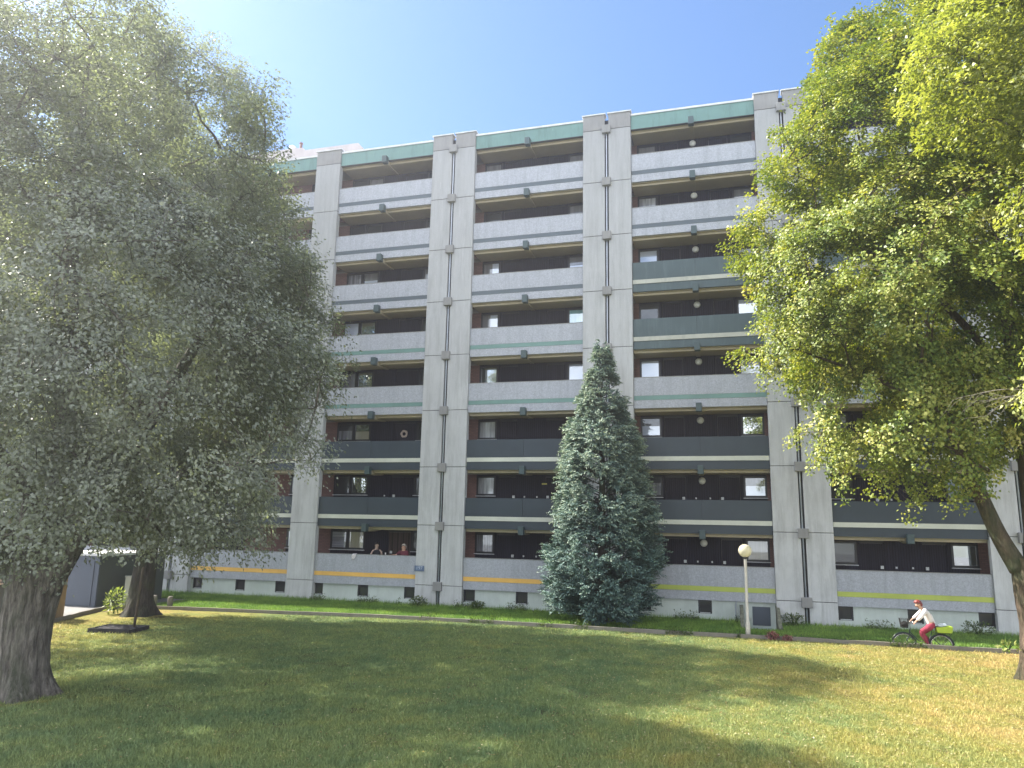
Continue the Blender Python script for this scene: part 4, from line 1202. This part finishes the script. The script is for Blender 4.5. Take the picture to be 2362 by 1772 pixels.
# blue-green conifer
def conifer():
    g = np.random.default_rng(91); bx, by = -5.1, -2.75
    root = empty('conifer', (bx, by, 0), 'tall pointed blue-green conifer standing against the facade', 'tree', 'trees on the lawn')
    tz = MB().tube([(0, 0, -0.1), (0, 0, 3), (0.02, 0, 8), (0, 0, 11.5)], [0.22, 0.17, 0.09, 0.015], 10)
    tz.build('trunk', 'bark2', root, True)
    zz = np.array([0, 0.5, 1.5, 2.5, 3.4, 4.5, 6.2, 7.4, 8.6, 9.6, 10.6, 11.3, 11.75])
    rr = np.array([1.6, 2.0, 2.28, 2.25, 2.02, 2.02, 1.80, 1.48, 1.12, 0.76, 0.45, 0.24, 0.05])
    NB = 640
    zb = g.uniform(0.2, 11.55, NB*3); kb_ = g.random(NB*3) < (np.interp(zb, zz, rr)/2.45)**0.8+0.06
    zb = zb[kb_][:NB]; NB = len(zb); tb_ = g.uniform(0, 2*np.pi, NB)
    pb = np.array([0.90 + 0.30*mnoise.noise(Vector((math.cos(t)*1.8, math.sin(t)*1.8, q*0.9))) for t, q in zip(tb_, zb)]) + g.normal(0, 0.07, NB) + 0.12*(g.random(NB) < 0.08)
    pb = np.clip(pb, 0.6, 1.12)
    per = 19; nf = NB*per; bi = np.repeat(np.arange(NB), per)
    back = np.abs(g.normal(0, 0.22, nf))
    z = np.clip(zb[bi] + g.normal(0, 0.11, nf) - 0.3*back, 0.08, 11.7)
    rloc = np.interp(z, zz, rr)
    th = tb_[bi] + g.normal(0, 0.15, nf)/np.maximum(0.4, rloc)*1.1
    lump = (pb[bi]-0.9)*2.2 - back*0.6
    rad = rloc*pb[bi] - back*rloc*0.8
    fillm = g.random(nf) < 0.22
    rad = np.where(fillm, rloc*g.uniform(0.35, 0.8, nf), rad)
    o = np.stack([np.cos(th), np.sin(th), np.zeros(nf)], 1)
    base = o*rad[:, None]; base[:, 2] = z
    upw = np.where(z > 3.2, 0.25, 0.5) + g.normal(0, 0.35, nf)
    d = norm(o + np.stack([g.normal(0, .35, nf), g.normal(0, .35, nf), upw], 1))
    # frond: rachis with short scale leaflets on both sides, tip drooping
    K = 15
    t = np.tile(np.linspace(0, 1, K), nf); idx = np.repeat(np.arange(nf), K)
    L_ = (g.uniform(0.28, 0.50, nf)*np.clip(np.interp(z, zz, rr)/1.5, 0.55, 1))[idx]
    side = norm(np.cross(d, np.array([0, 0, 1.0]))); side = norm(side + g.normal(0, .45, side.shape)); nrm = np.cross(side, d)
    sgn = np.where(np.arange(len(t)) % 2 == 0, 1.0, -1.0)
    C = base[idx] + d[idx]*(t*L_)[:, None] + side[idx]*(sgn*0.02)[:, None] - nrm[idx]*0
    C[:, 2] -= 0.25*t**2*L_
    D = norm(d[idx]*0.75 + side[idx]*(sgn*g.uniform(0.3, 1.0, len(t)))[:, None] + g.normal(0, .25, (len(t), 3)) - np.array([0, 0, 0.15]))
    V, F = leaves(C, D, 0.7*o[idx]+np.array([0, 0, 0.7])+g.normal(0, .35, (len(t), 3)), (0.15*(1.1-0.55*t))*g.uniform(.7, 1.2, len(t)), 0.042*g.uniform(.8, 1.4, len(t)))
    fr = 0.40 + 0.20*lump + 0.30*np.clip((z-3.2)/2, -0.5, 1)*0.6 + 0.22*np.sin(0)  # paler above: the shade on the lower part is painted into the colour
    rnd = np.clip(fr[idx] + 0.45*(t-0.5) + g.normal(0, .1, len(t)), 0, 1)  # frond tips painted paler, as if sunlit
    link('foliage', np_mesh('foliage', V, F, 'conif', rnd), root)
    # inner branches
    m = MB()
    for i in range(170):
        q = g.uniform(0.3, 11); a = g.uniform(0, 2*math.pi); r = float(np.interp(q, zz, rr))*0.85
        m.tube([(0, 0, q-0.25*r), (math.cos(a)*r*.5, math.sin(a)*r*.5, q-0.1), (math.cos(a)*r, math.sin(a)*r, q+0.1)], [0.03, 0.02, 0.006], 4, False)
    m.build('branches', 'bark2', root)
conifer()

# small plants
def bush(name, label, cat, loc, rx, rz, n, L_, W_, mat, seed, group=None):
    g = np.random.default_rng(seed)
    root = empty(name, loc, label, cat, group)
    d = norm(g.normal(0, 1, (n, 3))); r = g.random(n)**0.4
    C = d*r[:, None]*np.array([rx, rx, rz]); C[:, 2] = np.abs(C[:, 2]+rz*0.9)*0.6
    D = norm(d + g.normal(0, .4, (n, 3)) + np.array([0, 0, .3])); Nn = norm(np.array([0, 0, 1.]) + g.normal(0, .5, (n, 3)))
    V, F = leaves(C, D, Nn, L_*g.uniform(.7, 1.2, n), W_*g.uniform(.7, 1.2, n))
    link('leaves', np_mesh('leaves', V, F, mat, g.random(n)), root)
    m = MB()
    for i in range(8):
        a = g.uniform(0, 6.28); m.tube([(0, 0, 0), (math.cos(a)*rx*.35, math.sin(a)*rx*.35, rz*.6), (math.cos(a)*rx*.7, math.sin(a)*rx*.7, rz)], [0.012, 0.009, 0.004], 5, False)
    m.build('stems', 'weed', root)
    return root
bush('sapling', 'pale green leafy sapling at the foot of the dark trunk beside the cabinet', 'shrub', (-23.75, -8.7, 0), 0.42, 0.85, 260, 0.17, 0.07, 'sapling', 3)
bush('red_plant', 'larger red and pink plant by the kerb near the basement door', 'plant', (1.30, -5.32, 0.02), 0.22, 0.22, 220, 0.08, 0.04, 'petal', 4, 'red plants by the kerb')
bush('red_plant', 'smaller red plant by the kerb, farther from the lamp post', 'plant', (1.80, -5.36, 0.02), 0.17, 0.16, 150, 0.07, 0.035, 'petal', 5, 'red plants by the kerb')
for i, (x, z_, s_) in enumerate([(2.35, 0.3, 0.5), (-14.1, 0.2, 0.45), (9.0, 0.3, 0.55), (-11.2, 0.1, 0.35)]):
    bush('wall_shrub', ['low dark shrub at the wall right of the basement door', 'low wild shrub at the foot of the wide pilaster with the sign',
        'low dark shrub under the rightmost basement window', 'small weedy shrub below the basement windows left of the conifer'][i], 'shrub', (x, -0.55, -0.03), s_, s_*0.9, 330, 0.10, 0.05, 'weed', 60+i, 'shrubs at the wall foot')
bush('leafy_shoot', 'small pale shoot sprouting from the right trunk near the ground', 'shoot', (7.02, -10.45, 0.75), 0.22, 0.18, 30, 0.13, 0.10, 'sapling', 77)

# ---------------------------------------------------------------- street furniture
lp_ = empty('lamp_post', (0.50, -4.93, -0.32), 'cream lamp post with round globe standing behind the kerb', 'lamp post')
MB().lathe([(0.085, 0), (0.085, 0.78), (0.072, 0.84), (0.055, 0.88), (0.052, 3.08), (0.05, 3.09)], (0, 0, 0), 14).build('post', 'lamppaint', lp_, True)
MB().lathe([(0.06, 3.06), (0.09, 3.08), (0.095, 3.12), (0.07, 3.13)], (0, 0, 0), 14).build('collar', 'frame', lp_, True)
gm, gN, gL, gB = new_mat('globe_glass')
gB.inputs['Base Color'].default_value = (0.74, 0.70, 0.55, 1); gB.inputs['Roughness'].default_value = 0.18
gt = gN.new('ShaderNodeBsdfTranslucent'); gt.inputs['Color'].default_value = (0.8, 0.76, 0.6, 1)
gx_ = gN.new('ShaderNodeMixShader'); gx_.inputs[0].default_value = 0.45
gL.new(gB.outputs[0], gx_.inputs[1]); gL.new(gt.outputs[0], gx_.inputs[2]); gL.new(gx_.outputs[0], gN['Material Output'].inputs['Surface'])
MT['globe'] = gm
MB().sphere((0, 0, 3.35), (0.235, 0.235, 0.235), 28, 18).build('globe', 'globe', lp_, True)
MB().lathe([(0.04, 3.13), (0.04, 3.3), (0.02, 3.38)], (0, 0, 0), 10).build('bulb', 'white', lp_, True)

for i, (x, y, lab) in enumerate([(-23.25, -6.15, 'short round concrete bollard just inside the sunlit grass strip'), (-24.15, -6.05, 'short concrete bollard half hidden behind the dark trunk')]):
    b = MB().lathe([(0.115, 0), (0.115, 0.44), (0.10, 0.50), (0.06, 0.53), (0.01, 0.535)], (0, 0, 0), 14).build('bollard', 'kerb', None, True)
    b.location = (x, y, -0.03); tag(b, lab, 'bollard', 'bollards at the kerb')

sh = empty('garden_shed', (-28, -7, 0), 'flat-roofed blue-grey garage shed behind the left trunk', 'shed')
MB().box(-1.6, 1.6, 0, 0.08, -0.05, 2.12).build('front_wall', 'shed_front', sh)
MB().box(1.52, 1.6, 0.081, 4.0, -0.05, 2.12).build('side_wall', 'shed_side', sh)
MB().box(-1.6, 1.519, 3.9, 3.98, -0.05, 2.12).build('rear_wall', 'shed_side', sh)
MB().box(-1.6, -1.52, 0.081, 3.899, -0.05, 2.12).build('side_wall', 'shed_side', sh)
MB().box(-1.66, 1.66, -0.06, 4.06, 2.121, 2.22).build('roof', 'capwhite', sh)
MB().box(-1.45, 1.35, -0.025, -0.001, 0.02, 1.90).build('garage_door', 'shed_front', sh)
cb = empty('utility_cabinet', (-25.75, -5.75, -0.02), 'pale grey-cream utility cabinet beside the dark trunk', 'cabinet', None, R(40))
MB().box(-0.24, 0.24, -0.24, 0.24, 0, 1.22).build('body', 'cab', cb, bevel=0.01)
MB().box(-0.27, 0.27, -0.27, 0.27, 1.221, 1.27).build('lid', 'metal', cb)
MB().box(0.241, 0.252, -0.21, 0.21, 0.05, 1.18).build('door', 'cab', cb)
MB().box(0.253, 0.275, -0.17, -0.14, 0.55, 0.70).build('handle', 'frame', cb)

fn = empty('wooden_fence', (-23.9, -11.6, 0), 'brown wooden board fence end beside the massive left trunk', 'fence', None, R(118))
m = MB()
for i in range(9):
    x = i*0.16
    m.box(x, x+0.145, -0.012, 0.012+0.006*(i % 2), -0.05, 1.52+0.03*math.sin(i*2.1))
m.build('boards', 'wood', fn)
MB().box(-0.10, -0.005, -0.05, 0.05, -0.05, 1.62).build('post', 'wood', fn, bevel=0.01)
MB().box(0, 1.45, 0.021, 0.07, 0.35, 0.43).box(0, 1.45, 0.021, 0.07, 1.15, 1.23).build('rail', 'wood', fn)
st_ = empty('board_stack', (-26.6, -11.8, 0), 'stack of pale horizontal boards left of the massive trunk', 'boards')
MB().box(-1.6, 0.6, -0.3, 0.3, 0, 1.25).build('crate_block', 'shed_side', st_)
for i in range(6):
    MB().box(-1.7, 0.7+0.05*math.sin(i*3), -0.36, 0.34, 1.27+i*0.115, 1.33+i*0.115).build('board', 'woodpale', st_)

tb = empty('tree_pit', (-20.1, -12.3, 0), 'low dark square tree pit with boarded edge under the left trees', 'tree pit', None, R(12))
MB().box(-0.72, 0.72, -0.62, -0.58, -0.05, 0.14).box(-0.72, 0.72, 0.58, 0.62, -0.05, 0.12).box(-0.72, -0.68, -0.579, 0.579, -0.05, 0.13).box(0.68, 0.72, -0.579, 0.579, -0.05, 0.11).build('edging', 'soil', tb)
m = MB()
for j in range(13):
    for i in range(15):
        x = -0.66+1.32*i/14; y = -0.56+1.12*j/12
        m.v.append((x, y, 0.10+0.07*mnoise.noise(Vector((x*5, y*5, 0)))))
for j in range(12):
    for i in range(14):
        q = j*15+i; m.f.append((q, q+1, q+16, q+15))
m.build('mulch', 'soil', tb, True)
sk = MB().tube([(0, 0, -0.1), (0.05, 0.0, 1.0), (0.12, 0, 2.0)], 0.045, 9).build('tree_stake', 'bark3', None, True)
sk.location = (-19.72, -12.05, 0.1); tag(sk, 'thin leaning wooden stake standing in the dark tree pit', 'stake')

# ---------------------------------------------------------------- bicycle
bk = empty('bicycle', (6.14, -4.86, -0.30), 'dark green step-through city bicycle ridden to the left behind the kerb', 'bicycle')
WR = 0.36; FX, RX = -0.57, 0.57
for x in (FX, RX):
    tyre = [(x+WR*math.cos(2*math.pi*i/40), 0, WR+0.004+WR*math.sin(2*math.pi*i/40)) for i in range(41)]
    t = MB().tube(tyre, 0.019, 7, False).build('wheel', 'tyre', bk, True)
    rim = [(x+(WR-0.03)*math.cos(2*math.pi*i/40), 0, WR+0.004+(WR-0.03)*math.sin(2*math.pi*i/40)) for i in range(41)]
    MB().tube(rim, 0.011, 6, False).build('rim', 'chrome', t, True)
    m = MB()
    for i in range(18):
        a = 2*math.pi*i/18
        m.tube([(x, 0.02*(-1)**i, WR), (x+(WR-.03)*math.cos(a), 0, WR+(WR-.03)*math.sin(a))], 0.0022, 4, False)
    m.tube([(x, -0.05, WR), (x, 0.05, WR)], 0.022, 8)
    m.build('spokes', 'chrome', t)
m = MB()
HT, HB = (-0.36, 0, 0.86), (-0.40, 0, 0.64)
BBk = (0.12, 0, 0.28); SC = (0.30, 0, 0.80)
m.tube([HT, HB], 0.022, 8).tube([(-0.39, 0, 0.68), (-0.2, 0, 0.42), BBk], 0.019, 8).tube([(-0.375, 0, 0.78), (-0.12, 0, 0.50), (0.19, 0, 0.42)], 0.016, 8)
m.tube([BBk, SC], 0.017, 8)
for s in (-0.05, 0.05):
    m.tube([BBk, (RX, s, WR)], 0.011, 6).tube([(0.26, 0, 0.68), (RX, s, WR)], 0.010, 6).tube([HB, (-0.46, s, 0.54), (FX, s, WR)], 0.012, 6)
m.build('frame', 'bikegreen', bk, True)
m = MB()
for x, a0, a1 in ((FX, 20, 165), (RX, 10, 178)):
    pts = [(x-(WR+.035)*math.cos(R(a)), 0, WR+(WR+.035)*math.sin(R(a))) for a in range(a0, a1, 8)]
    m.tube(pts, 0.017, 6)
m.build('mudguard', 'bikegreen', bk, True)
MB().tube([(-0.355, 0, 0.84), (-0.35, 0, 1.08), (-0.34, -0.12, 1.13), (-0.30, -0.26, 1.12), (-0.20, -0.28, 1.11)], 0.013, 7).tube([(-0.35, 0, 1.08), (-0.34, 0.12, 1.13), (-0.30, 0.26, 1.12), (-0.20, 0.28, 1.11)], 0.013, 7).build('handlebar', 'chrome', bk, True)
m = MB().tube([SC, (0.33, 0, 0.94)], 0.012, 6); m.sphere((0.36, 0, 0.97), (0.14, 0.09, 0.04), 12, 8); m.build('saddle', 'saddle', bk, True)
m = MB()
for y in (-0.07, 0.07): m.tube([(0.34, y, 0.78), (0.88, y, 0.79), (0.86, y, 0.75), (RX, y*0.8, WR)], 0.007, 5)
m.tube([(0.88, -0.07, 0.79), (0.88, 0.07, 0.79)], 0.007, 5); m.build('rack', 'tyre', bk)
m = MB()
for z_, s_ in ((0.92, 0.8), (1.00, 0.88), (1.08, 0.94), (1.20, 1.0)):
    q = [(-0.53-0.13*s_, -0.15*s_, z_), (-0.53+0.13*s_, -0.15*s_, z_), (-0.53+0.13*s_, 0.15*s_, z_), (-0.53-0.13*s_, 0.15*s_, z_), (-0.53-0.13*s_, -0.15*s_, z_)]
    m.tube(q, 0.006, 4)
for i in range(7):
    for sy in (-1, 1):
        u = -1+2*i/6; m.tube([(-0.53+0.10*u, sy*0.12, 0.92), (-0.53+0.13*u, sy*0.15, 1.20)], 0.0045, 4)
    u = -1+2*i/6
    for sx in (-1, 1): m.tube([(-0.53+sx*0.10, 0.12*u, 0.92), (-0.53+sx*0.13, 0.15*u, 1.20)], 0.0045, 4)
m.box(-0.63, -0.43, -0.12, 0.12, 0.91, 0.92)
m.build('basket', 'tyre', bk)
m = MB().tube([(0.12, -0.09, 0.28), (0.22, -0.10, 0.17), (0.24, -0.17, 0.17)], 0.012, 6).tube([(0.12, 0.09, 0.28), (0.06, 0.1, 0.40), (0.06, 0.17, 0.40)], 0.012, 6)
m.lathe([(0.09, 0), (0.09, 0.01)], (0, 0, 0), 16); m.v[-32:] = [(0.12+a[0], -0.06-a[2], 0.28+a[1]) for a in m.v[-32:]]
m.build('crank', 'chrome', bk)
bb = MB(); g = random.Random(3)
bb.sphere((0, 0, 0.12), (0.10, 0.10, 0.10), 10, 7)
bb.v = [(x+g.uniform(-.015, .015), y+g.uniform(-.015, .015), z+g.uniform(-.015, .015)) for x, y, z in bb.v]
bg_ = bb.build('handbag', 'tyre', None, True); bg_.location = (5.62, -4.86, 0.60); tag(bg_, 'dark crumpled bag lying in the front basket of the bicycle', 'bag')
ct = MB()
for (a, b, z0, z1) in ((0.22, 0.13, 0, 0.0),):
    pass
rim_ = [(-0.22, 0.0), (-0.25, 0.20), (0.27, 0.24), (0.23, 0.02)]
ct.prism([(-0.22, 0.0), (0.22, 0.0), (0.27, 0.20), (0.24, 0.22), (-0.25, 0.17)], 'y', -0.16, 0.16)
cr_ = ct.build('plastic_crate', 'crate', None, bevel=0.03); cr_.location = (6.80, -4.86, 0.505); tag(cr_, 'lime green plastic crate on the rear rack of the bicycle', 'crate')
sb = MB().sphere((0, 0, 0.05), (0.17, 0.11, 0.055), 12, 8)
sb.v = [(x+g.uniform(-.02, .02), y+g.uniform(-.02, .02), z+g.uniform(-.012, .018)+0.10*x) for x, y, z in sb.v]
sb = sb.build('plastic_bag', 'bag', None, True); sb.location = (6.76, -4.86, 0.69); tag(sb, 'pale plastic bag lying on top of the lime green crate', 'bag')

# ---------------------------------------------------------------- people
def skin_mesh(name, pts, edges, rad, mat, root_i=0, sub=2):
    me = bpy.data.meshes.new(name); me.from_pydata([tuple(p) for p in pts], edges, [])
    o = bpy.data.objects.new(name, me); col.objects.link(o)
    sk_ = o.modifiers.new('skin', 'SKIN')
    for i, v in enumerate(me.skin_vertices[0].data):
        r = rad[i]; v.radius = (r, r) if not isinstance(r, tuple) else r
        v.use_root = (i == root_i)
    s = o.modifiers.new('sub', 'SUBSURF'); s.levels = sub; s.render_levels = sub
    bpy.context.view_layer.update()
    dg = bpy.context.evaluated_depsgraph_get()
    m2 = bpy.data.meshes.new_from_object(o.evaluated_get(dg))
    bpy.data.objects.remove(o)
    m2.name = name; m2.materials.clear(); m2.materials.append(MT[mat]); m2.shade_smooth()
    return m2
def head_parts(root, c, fwd, tilt, hair, skin, s=1.0, short=True):
    """hair cap, eyes; the head itself belongs to the body mesh"""
    f = Vector(fwd).normalized(); upv = Vector(tilt).normalized(); sd = f.cross(upv).normalized()
    m = MB(); n0 = 0
    m.sphere((0, 0, 0), (0.083*s, 0.105*s, 0.125*s), 16, 12)
    keepf = []
    cv = []
    for x, y, z in m.v:   # local x side, y fwd, z up
        cv.append((x, y, z))
    for fc_ in m.f:
        cy = sum(cv[i][1] for i in fc_)/len(fc_); cz = sum(cv[i][2] for i in fc_)/len(fc_)
        if cz > 0.045*s + 0.55*max(0, cy) or (cy < -0.02*s and cz > -0.075*s): keepf.append(fc_)
    m.f = keepf
    m.v = [tuple(Vector(c) + sd*x*1.06 + f*(y*1.03-0.006) + upv*(z*1.05+0.008)) for x, y, z in cv]
    o = m.build('hair', hair, root, True)
    sm_ = o.modifiers.new('thick', 'SOLIDIFY'); sm_.thickness = 0.012; sm_.offset = 1
    e = MB()
    for sx in (-1, 1):
        e.sphere(tuple(Vector(c) + sd*sx*0.031*s + f*0.088*s + upv*0.012*s), (0.009, 0.009, 0.007), 8, 6)
    e.build('eyes', 'hair_dark', root, True)
def head_chain(neck, c, fwd, tilt, s=1.0):
    """vertices of a head: skull, face, jaw, nose, ears, as (pts, radii, edges rel.)"""
    f = Vector(fwd).normalized(); u = Vector(tilt).normalized(); sd = f.cross(u).normalized(); c = Vector(c)
    pts = [c - u*0.06*s - f*0.01, c + u*0.02*s - f*0.008, c + u*0.075*s - f*0.012, c - u*0.075*s + f*0.045*s, c - u*0.012*s + f*0.092*s, c - u*0.005+sd*0.072*s, c - u*0.005-sd*0.072*s]
    rad = [0.066*s, 0.082*s, 0.055*s, 0.036*s, 0.012*s, 0.014*s, 0.014*s]
    edges = [(0, 1), (1, 2), (0, 3), (1, 4), (1, 5), (1, 6)]
    return pts, rad, edges
def hand_chain(wrist, d, palm_n, curl=0.5, side=1):
    """palm + five fingers"""
    d = Vector(d).normalized(); n = Vector(palm_n).normalized(); s = d.cross(n).normalized()*side; w_ = Vector(wrist)
    pts = [w_ + d*0.05]; rad = [0.024]; ed = [(-1, 0)]
    for i, (off, L_) in enumerate(((-0.026, 0.065), (-0.009, 0.075), (0.009, 0.07), (0.026, 0.055))):
        k = w_ + d*0.085 + s*off; a = k + (d*(1-curl) - n*curl).normalized()*L_*0.5; b = a + (d*(1-curl*1.6) - n*curl*1.6).normalized()*L_*0.5
        j = len(pts); pts += [k, a, b]; rad += [0.011, 0.0085, 0.007]; ed += [(0, j), (j, j+1), (j+1, j+2)]
    k = w_ + d*0.035 - s*0.03; a = k + (d*0.6 - s*0.5 - n*0.4).normalized()*0.035; b = a + (d*0.8 - n*0.5).normalized()*0.03
    j = len(pts); pts += [k, a, b]; rad += [0.013, 0.011, 0.008]; ed += [(0, j), (j, j+1), (j+1, j+2)]
    return pts, rad, ed

def person(name, label, sk, joints, fwd, tilt, hair, skin, garments, base, hands=True, s=1.0):
    """sk: dict joint -> point; joints: list of (a, b); builds one continuous body, clothes as children"""
    root = empty(name, base, label, 'person')
    B = Vector(base)
    keys = list(sk); pts = [Vector(sk[k][0])-B for k in keys]; rad = [sk[k][1] for k in keys]
    ed = [(keys.index(a), keys.index(b)) for a, b in joints]
    hp, hr, he = head_chain(None, Vector(sk['head'][0])-B, fwd, tilt, s)
    n = len(pts); pts += hp; rad += hr; ed += [(a+n, b+n) for a, b in he] + [(keys.index('neck'), n)]
    del_i = keys.index('head')
    if hands:
        for side, wn in ((1, 'wristL'), (-1, 'wristR')):
            w_ = Vector(sk[wn][0])-B; e_ = Vector(sk['elbow'+wn[-1]][0])-B; d = (w_-e_).normalized()
            p2, r2_, e2 = hand_chain(w_, d, Vector((0, 0, 1)), 0.5, side)
            n = len(pts); pts += p2; rad += r2_
            for a, b in e2: ed.append((keys.index(wn) if a == -1 else a+n, b+n))
    # drop unused 'head' vertex by tying it to the skull
    ed = [e for e in ed if del_i not in e]
    idx = [i for i in range(len(pts)) if i != del_i]; mp = {o_: i for i, o_ in enumerate(idx)}
    me = skin_mesh('body', [pts[i] for i in idx], [(mp[a], mp[b]) for a, b in ed], [rad[i] for i in idx], skin, mp[keys.index('pelvis')])
    link('body', me, root)
    head_parts(root, Vector(sk['head'][0])-B, fwd, tilt, hair, skin, s)
    for gname, gm_, chain, grow, rt_ in garments:
        ks = []
        for a, b in chain:
            for q in (a, b):
                if q not in ks: ks.append(q)
        def gp(q):
            if isinstance(q, tuple):  # point between two joints
                return Vector(sk[q[0]][0]).lerp(Vector(sk[q[1]][0]), q[2])-B, sk[q[0]][1]*(1-q[2])+sk[q[1]][1]*q[2]
            return Vector(sk[q][0])-B, sk[q][1]
        P_ = [gp(q) for q in ks]
        link(gname, skin_mesh(gname, [p for p, _ in P_], [(ks.index(a), ks.index(b)) for a, b in chain], [r+grow for _, r in P_], gm_, ks.index(rt_)), root)
    return root
J_ = [('pelvis', 'waist'), ('waist', 'chest'), ('chest', 'neck'), ('neck', 'head'), ('chest', 'shL'), ('chest', 'shR'), ('shL', 'elbowL'), ('elbowL', 'wristL'), ('shR', 'elbowR'), ('elbowR', 'wristR'),
      ('pelvis', 'hipL'), ('pelvis', 'hipR'), ('hipL', 'kneeL'), ('kneeL', 'ankleL'), ('hipR', 'kneeR'), ('kneeR', 'ankleR'), ('ankleL', 'toeL'), ('ankleR', 'toeR')]
# cyclist (travelling to -X)
X0, Y0 = 0, -4.86
ck = {'pelvis': ((6.46, Y0, 0.76), 0.115), 'waist': ((6.42, Y0, 0.92), 0.11), 'chest': ((6.33, Y0, 1.12), 0.125), 'neck': ((6.20, Y0, 1.26), 0.055), 'head': ((6.09, Y0, 1.375), 0.08),
 'shL': ((6.26, Y0-0.16, 1.20), 0.058), 'shR': ((6.26, Y0+0.16, 1.20), 0.058), 'elbowL': ((6.09, Y0-0.24, 0.99), 0.040), 'elbowR': ((6.07, Y0+0.24, 1.00), 0.040),
 'wristL': ((5.94, Y0-0.265, 0.865), 0.026), 'wristR': ((5.93, Y0+0.265, 0.87), 0.026),
 'hipL': ((6.45, Y0-0.09, 0.70), 0.095), 'hipR': ((6.45, Y0+0.09, 0.70), 0.095), 'kneeL': ((6.08, Y0-0.10, 0.50), 0.062), 'kneeR': ((6.16, Y0+0.10, 0.42), 0.062),
 'ankleL': ((6.30, Y0-0.11, 0.06), 0.042), 'ankleR': ((6.44, Y0+0.11, 0.10), 0.042), 'toeL': ((6.13, Y0-0.12, -0.06), 0.034), 'toeR': ((6.28, Y0+0.12, 0.06), 0.034)}
person('person', 'cyclist in white top and red trousers with short red hair, leaning over the handlebar', ck, J_, (-0.9, 0, -0.45), (-0.42, 0, 0.9), 'hair_red', 'skin', [
   ('shirt', 'cloth_white', [(('pelvis', 'waist', 0.02), 'waist'), ('waist', 'chest'), ('chest', ('chest', 'neck', 0.7)), ('chest', 'shL'), ('chest', 'shR'), ('shL', 'elbowL'), ('shR', 'elbowR'), ('elbowL', ('elbowL', 'wristL', 0.85)), ('elbowR', ('elbowR', 'wristR', 0.85))], 0.027, 'waist'),
   ('trousers', 'cloth_red', [('pelvis', 'hipL'), ('pelvis', 'hipR'), ('hipL', 'kneeL'), ('hipR', 'kneeR'), ('kneeL', ('kneeL', 'ankleL', 0.9)), ('kneeR', ('kneeR', 'ankleR', 0.9)), ('pelvis', ('pelvis', 'waist', 0.7))], 0.022, 'pelvis'),
   ('shoe', 'cloth_white', [('ankleL', 'toeL')], 0.012, 'ankleL'), ('shoe', 'cloth_white', [('ankleR', 'toeR')], 0.012, 'ankleR')], (6.4, Y0, -0.30), s=1.18)
# two people on the lowest gallery
ZF = J[0]-0.02
def standing(x, y, z, turn, h=1.0, reach=None):
    c, s = math.cos(turn), math.sin(turn)
    def q(a, b, zz): return (x + a*c - b*s, y + a*s + b*c, z + zz*h)
    d = {'pelvis': (q(0, 0, 0.98), 0.13), 'waist': (q(0, 0, 1.14), 0.125), 'chest': (q(0, 0, 1.34), 0.145), 'neck': (q(0, -0.01, 1.50), 0.065), 'head': (q(0, -0.03, 1.655), 0.09),
     'shL': (q(0.20, 0, 1.44), 0.062), 'shR': (q(-0.20, 0, 1.44), 0.062), 'elbowL': (q(0.29, -0.02, 1.17), 0.045), 'elbowR': (q(-0.30, -0.05, 1.17), 0.045),
     'wristL': (q(0.28, -0.14, 0.93), 0.03), 'wristR': (q(-0.36, -0.16, 0.95), 0.03), 'hipL': (q(0.10, 0, 0.90), 0.10), 'hipR': (q(-0.10, 0, 0.90), 0.10),
     'kneeL': (q(0.11, -0.01, 0.50), 0.068), 'kneeR': (q(-0.11, -0.01, 0.50), 0.068), 'ankleL': (q(0.11, 0.02, 0.10), 0.045), 'ankleR': (q(-0.11, 0.02, 0.10), 0.045),
     'toeL': (q(0.12, -0.14, 0.04), 0.036), 'toeR': (q(-0.12, -0.14, 0.04), 0.036)}
    if reach: d.update(reach(q))
    return d
s1_ = standing(-17.02, 0.78, ZF, R(12), 1.06)
person('person', 'dark-haired person in a black sleeveless top looking right on the lowest gallery', s1_, J_, (0.75, -0.6, -0.05), (0, 0, 1), 'hair_dark', 'skin_pale', [
   ('top', 'cloth_black', [('pelvis', 'waist'), ('waist', 'chest'), ('chest', ('chest', 'neck', 0.75)), ('chest', 'shL'), ('chest', 'shR'), (('chest', 'neck', 0.4), ('chest', 'shL', 0.8)), (('chest', 'neck', 0.4), ('chest', 'shR', 0.8)), ('chest', ('chest', 'neck', 0.4))], 0.035, 'waist'),
   ('trousers', 'cloth_black', [('pelvis', 'hipL'), ('pelvis', 'hipR'), ('hipL', 'kneeL'), ('hipR', 'kneeR'), ('kneeL', 'ankleL'), ('kneeR', 'ankleR')], 0.022, 'pelvis')], (-17.02, 0.78, ZF), s=1.28)
s2_ = standing(-15.48, 0.62, ZF, R(-8), 1.04, lambda q: {'elbowR': (q(-0.40, -0.10, 1.28), 0.043), 'wristR': (q(-0.52, -0.28, 1.285), 0.03), 'elbowL': (q(0.26, -0.06, 1.16), 0.043)})
person('person', 'person in maroon and white top with pale hair resting a hand on the parapet', s2_, J_, (-0.25, -0.95, -0.15), (0, -0.05, 1), 'hair_pale', 'skin', [
   ('top', 'cloth_maroon', [('waist', 'chest'), ('chest', ('chest', 'neck', 0.6)), ('chest', 'shL'), ('chest', 'shR'), ('shL', ('shL', 'elbowL', 0.8)), ('shR', ('shR', 'elbowR', 0.8))], 0.020, 'chest'),
   ('apron', 'cloth_white', [('pelvis', 'waist'), ('waist', ('waist', 'chest', 0.35))], 0.034, 'waist'),
   ('trousers', 'cloth_black', [('pelvis', 'hipL'), ('pelvis', 'hipR'), ('hipL', 'kneeL'), ('hipR', 'kneeR'), ('kneeL', 'ankleL'), ('kneeR', 'ankleR')], 0.022, 'pelvis')], (-15.48, 0.62, ZF), s=1.28)
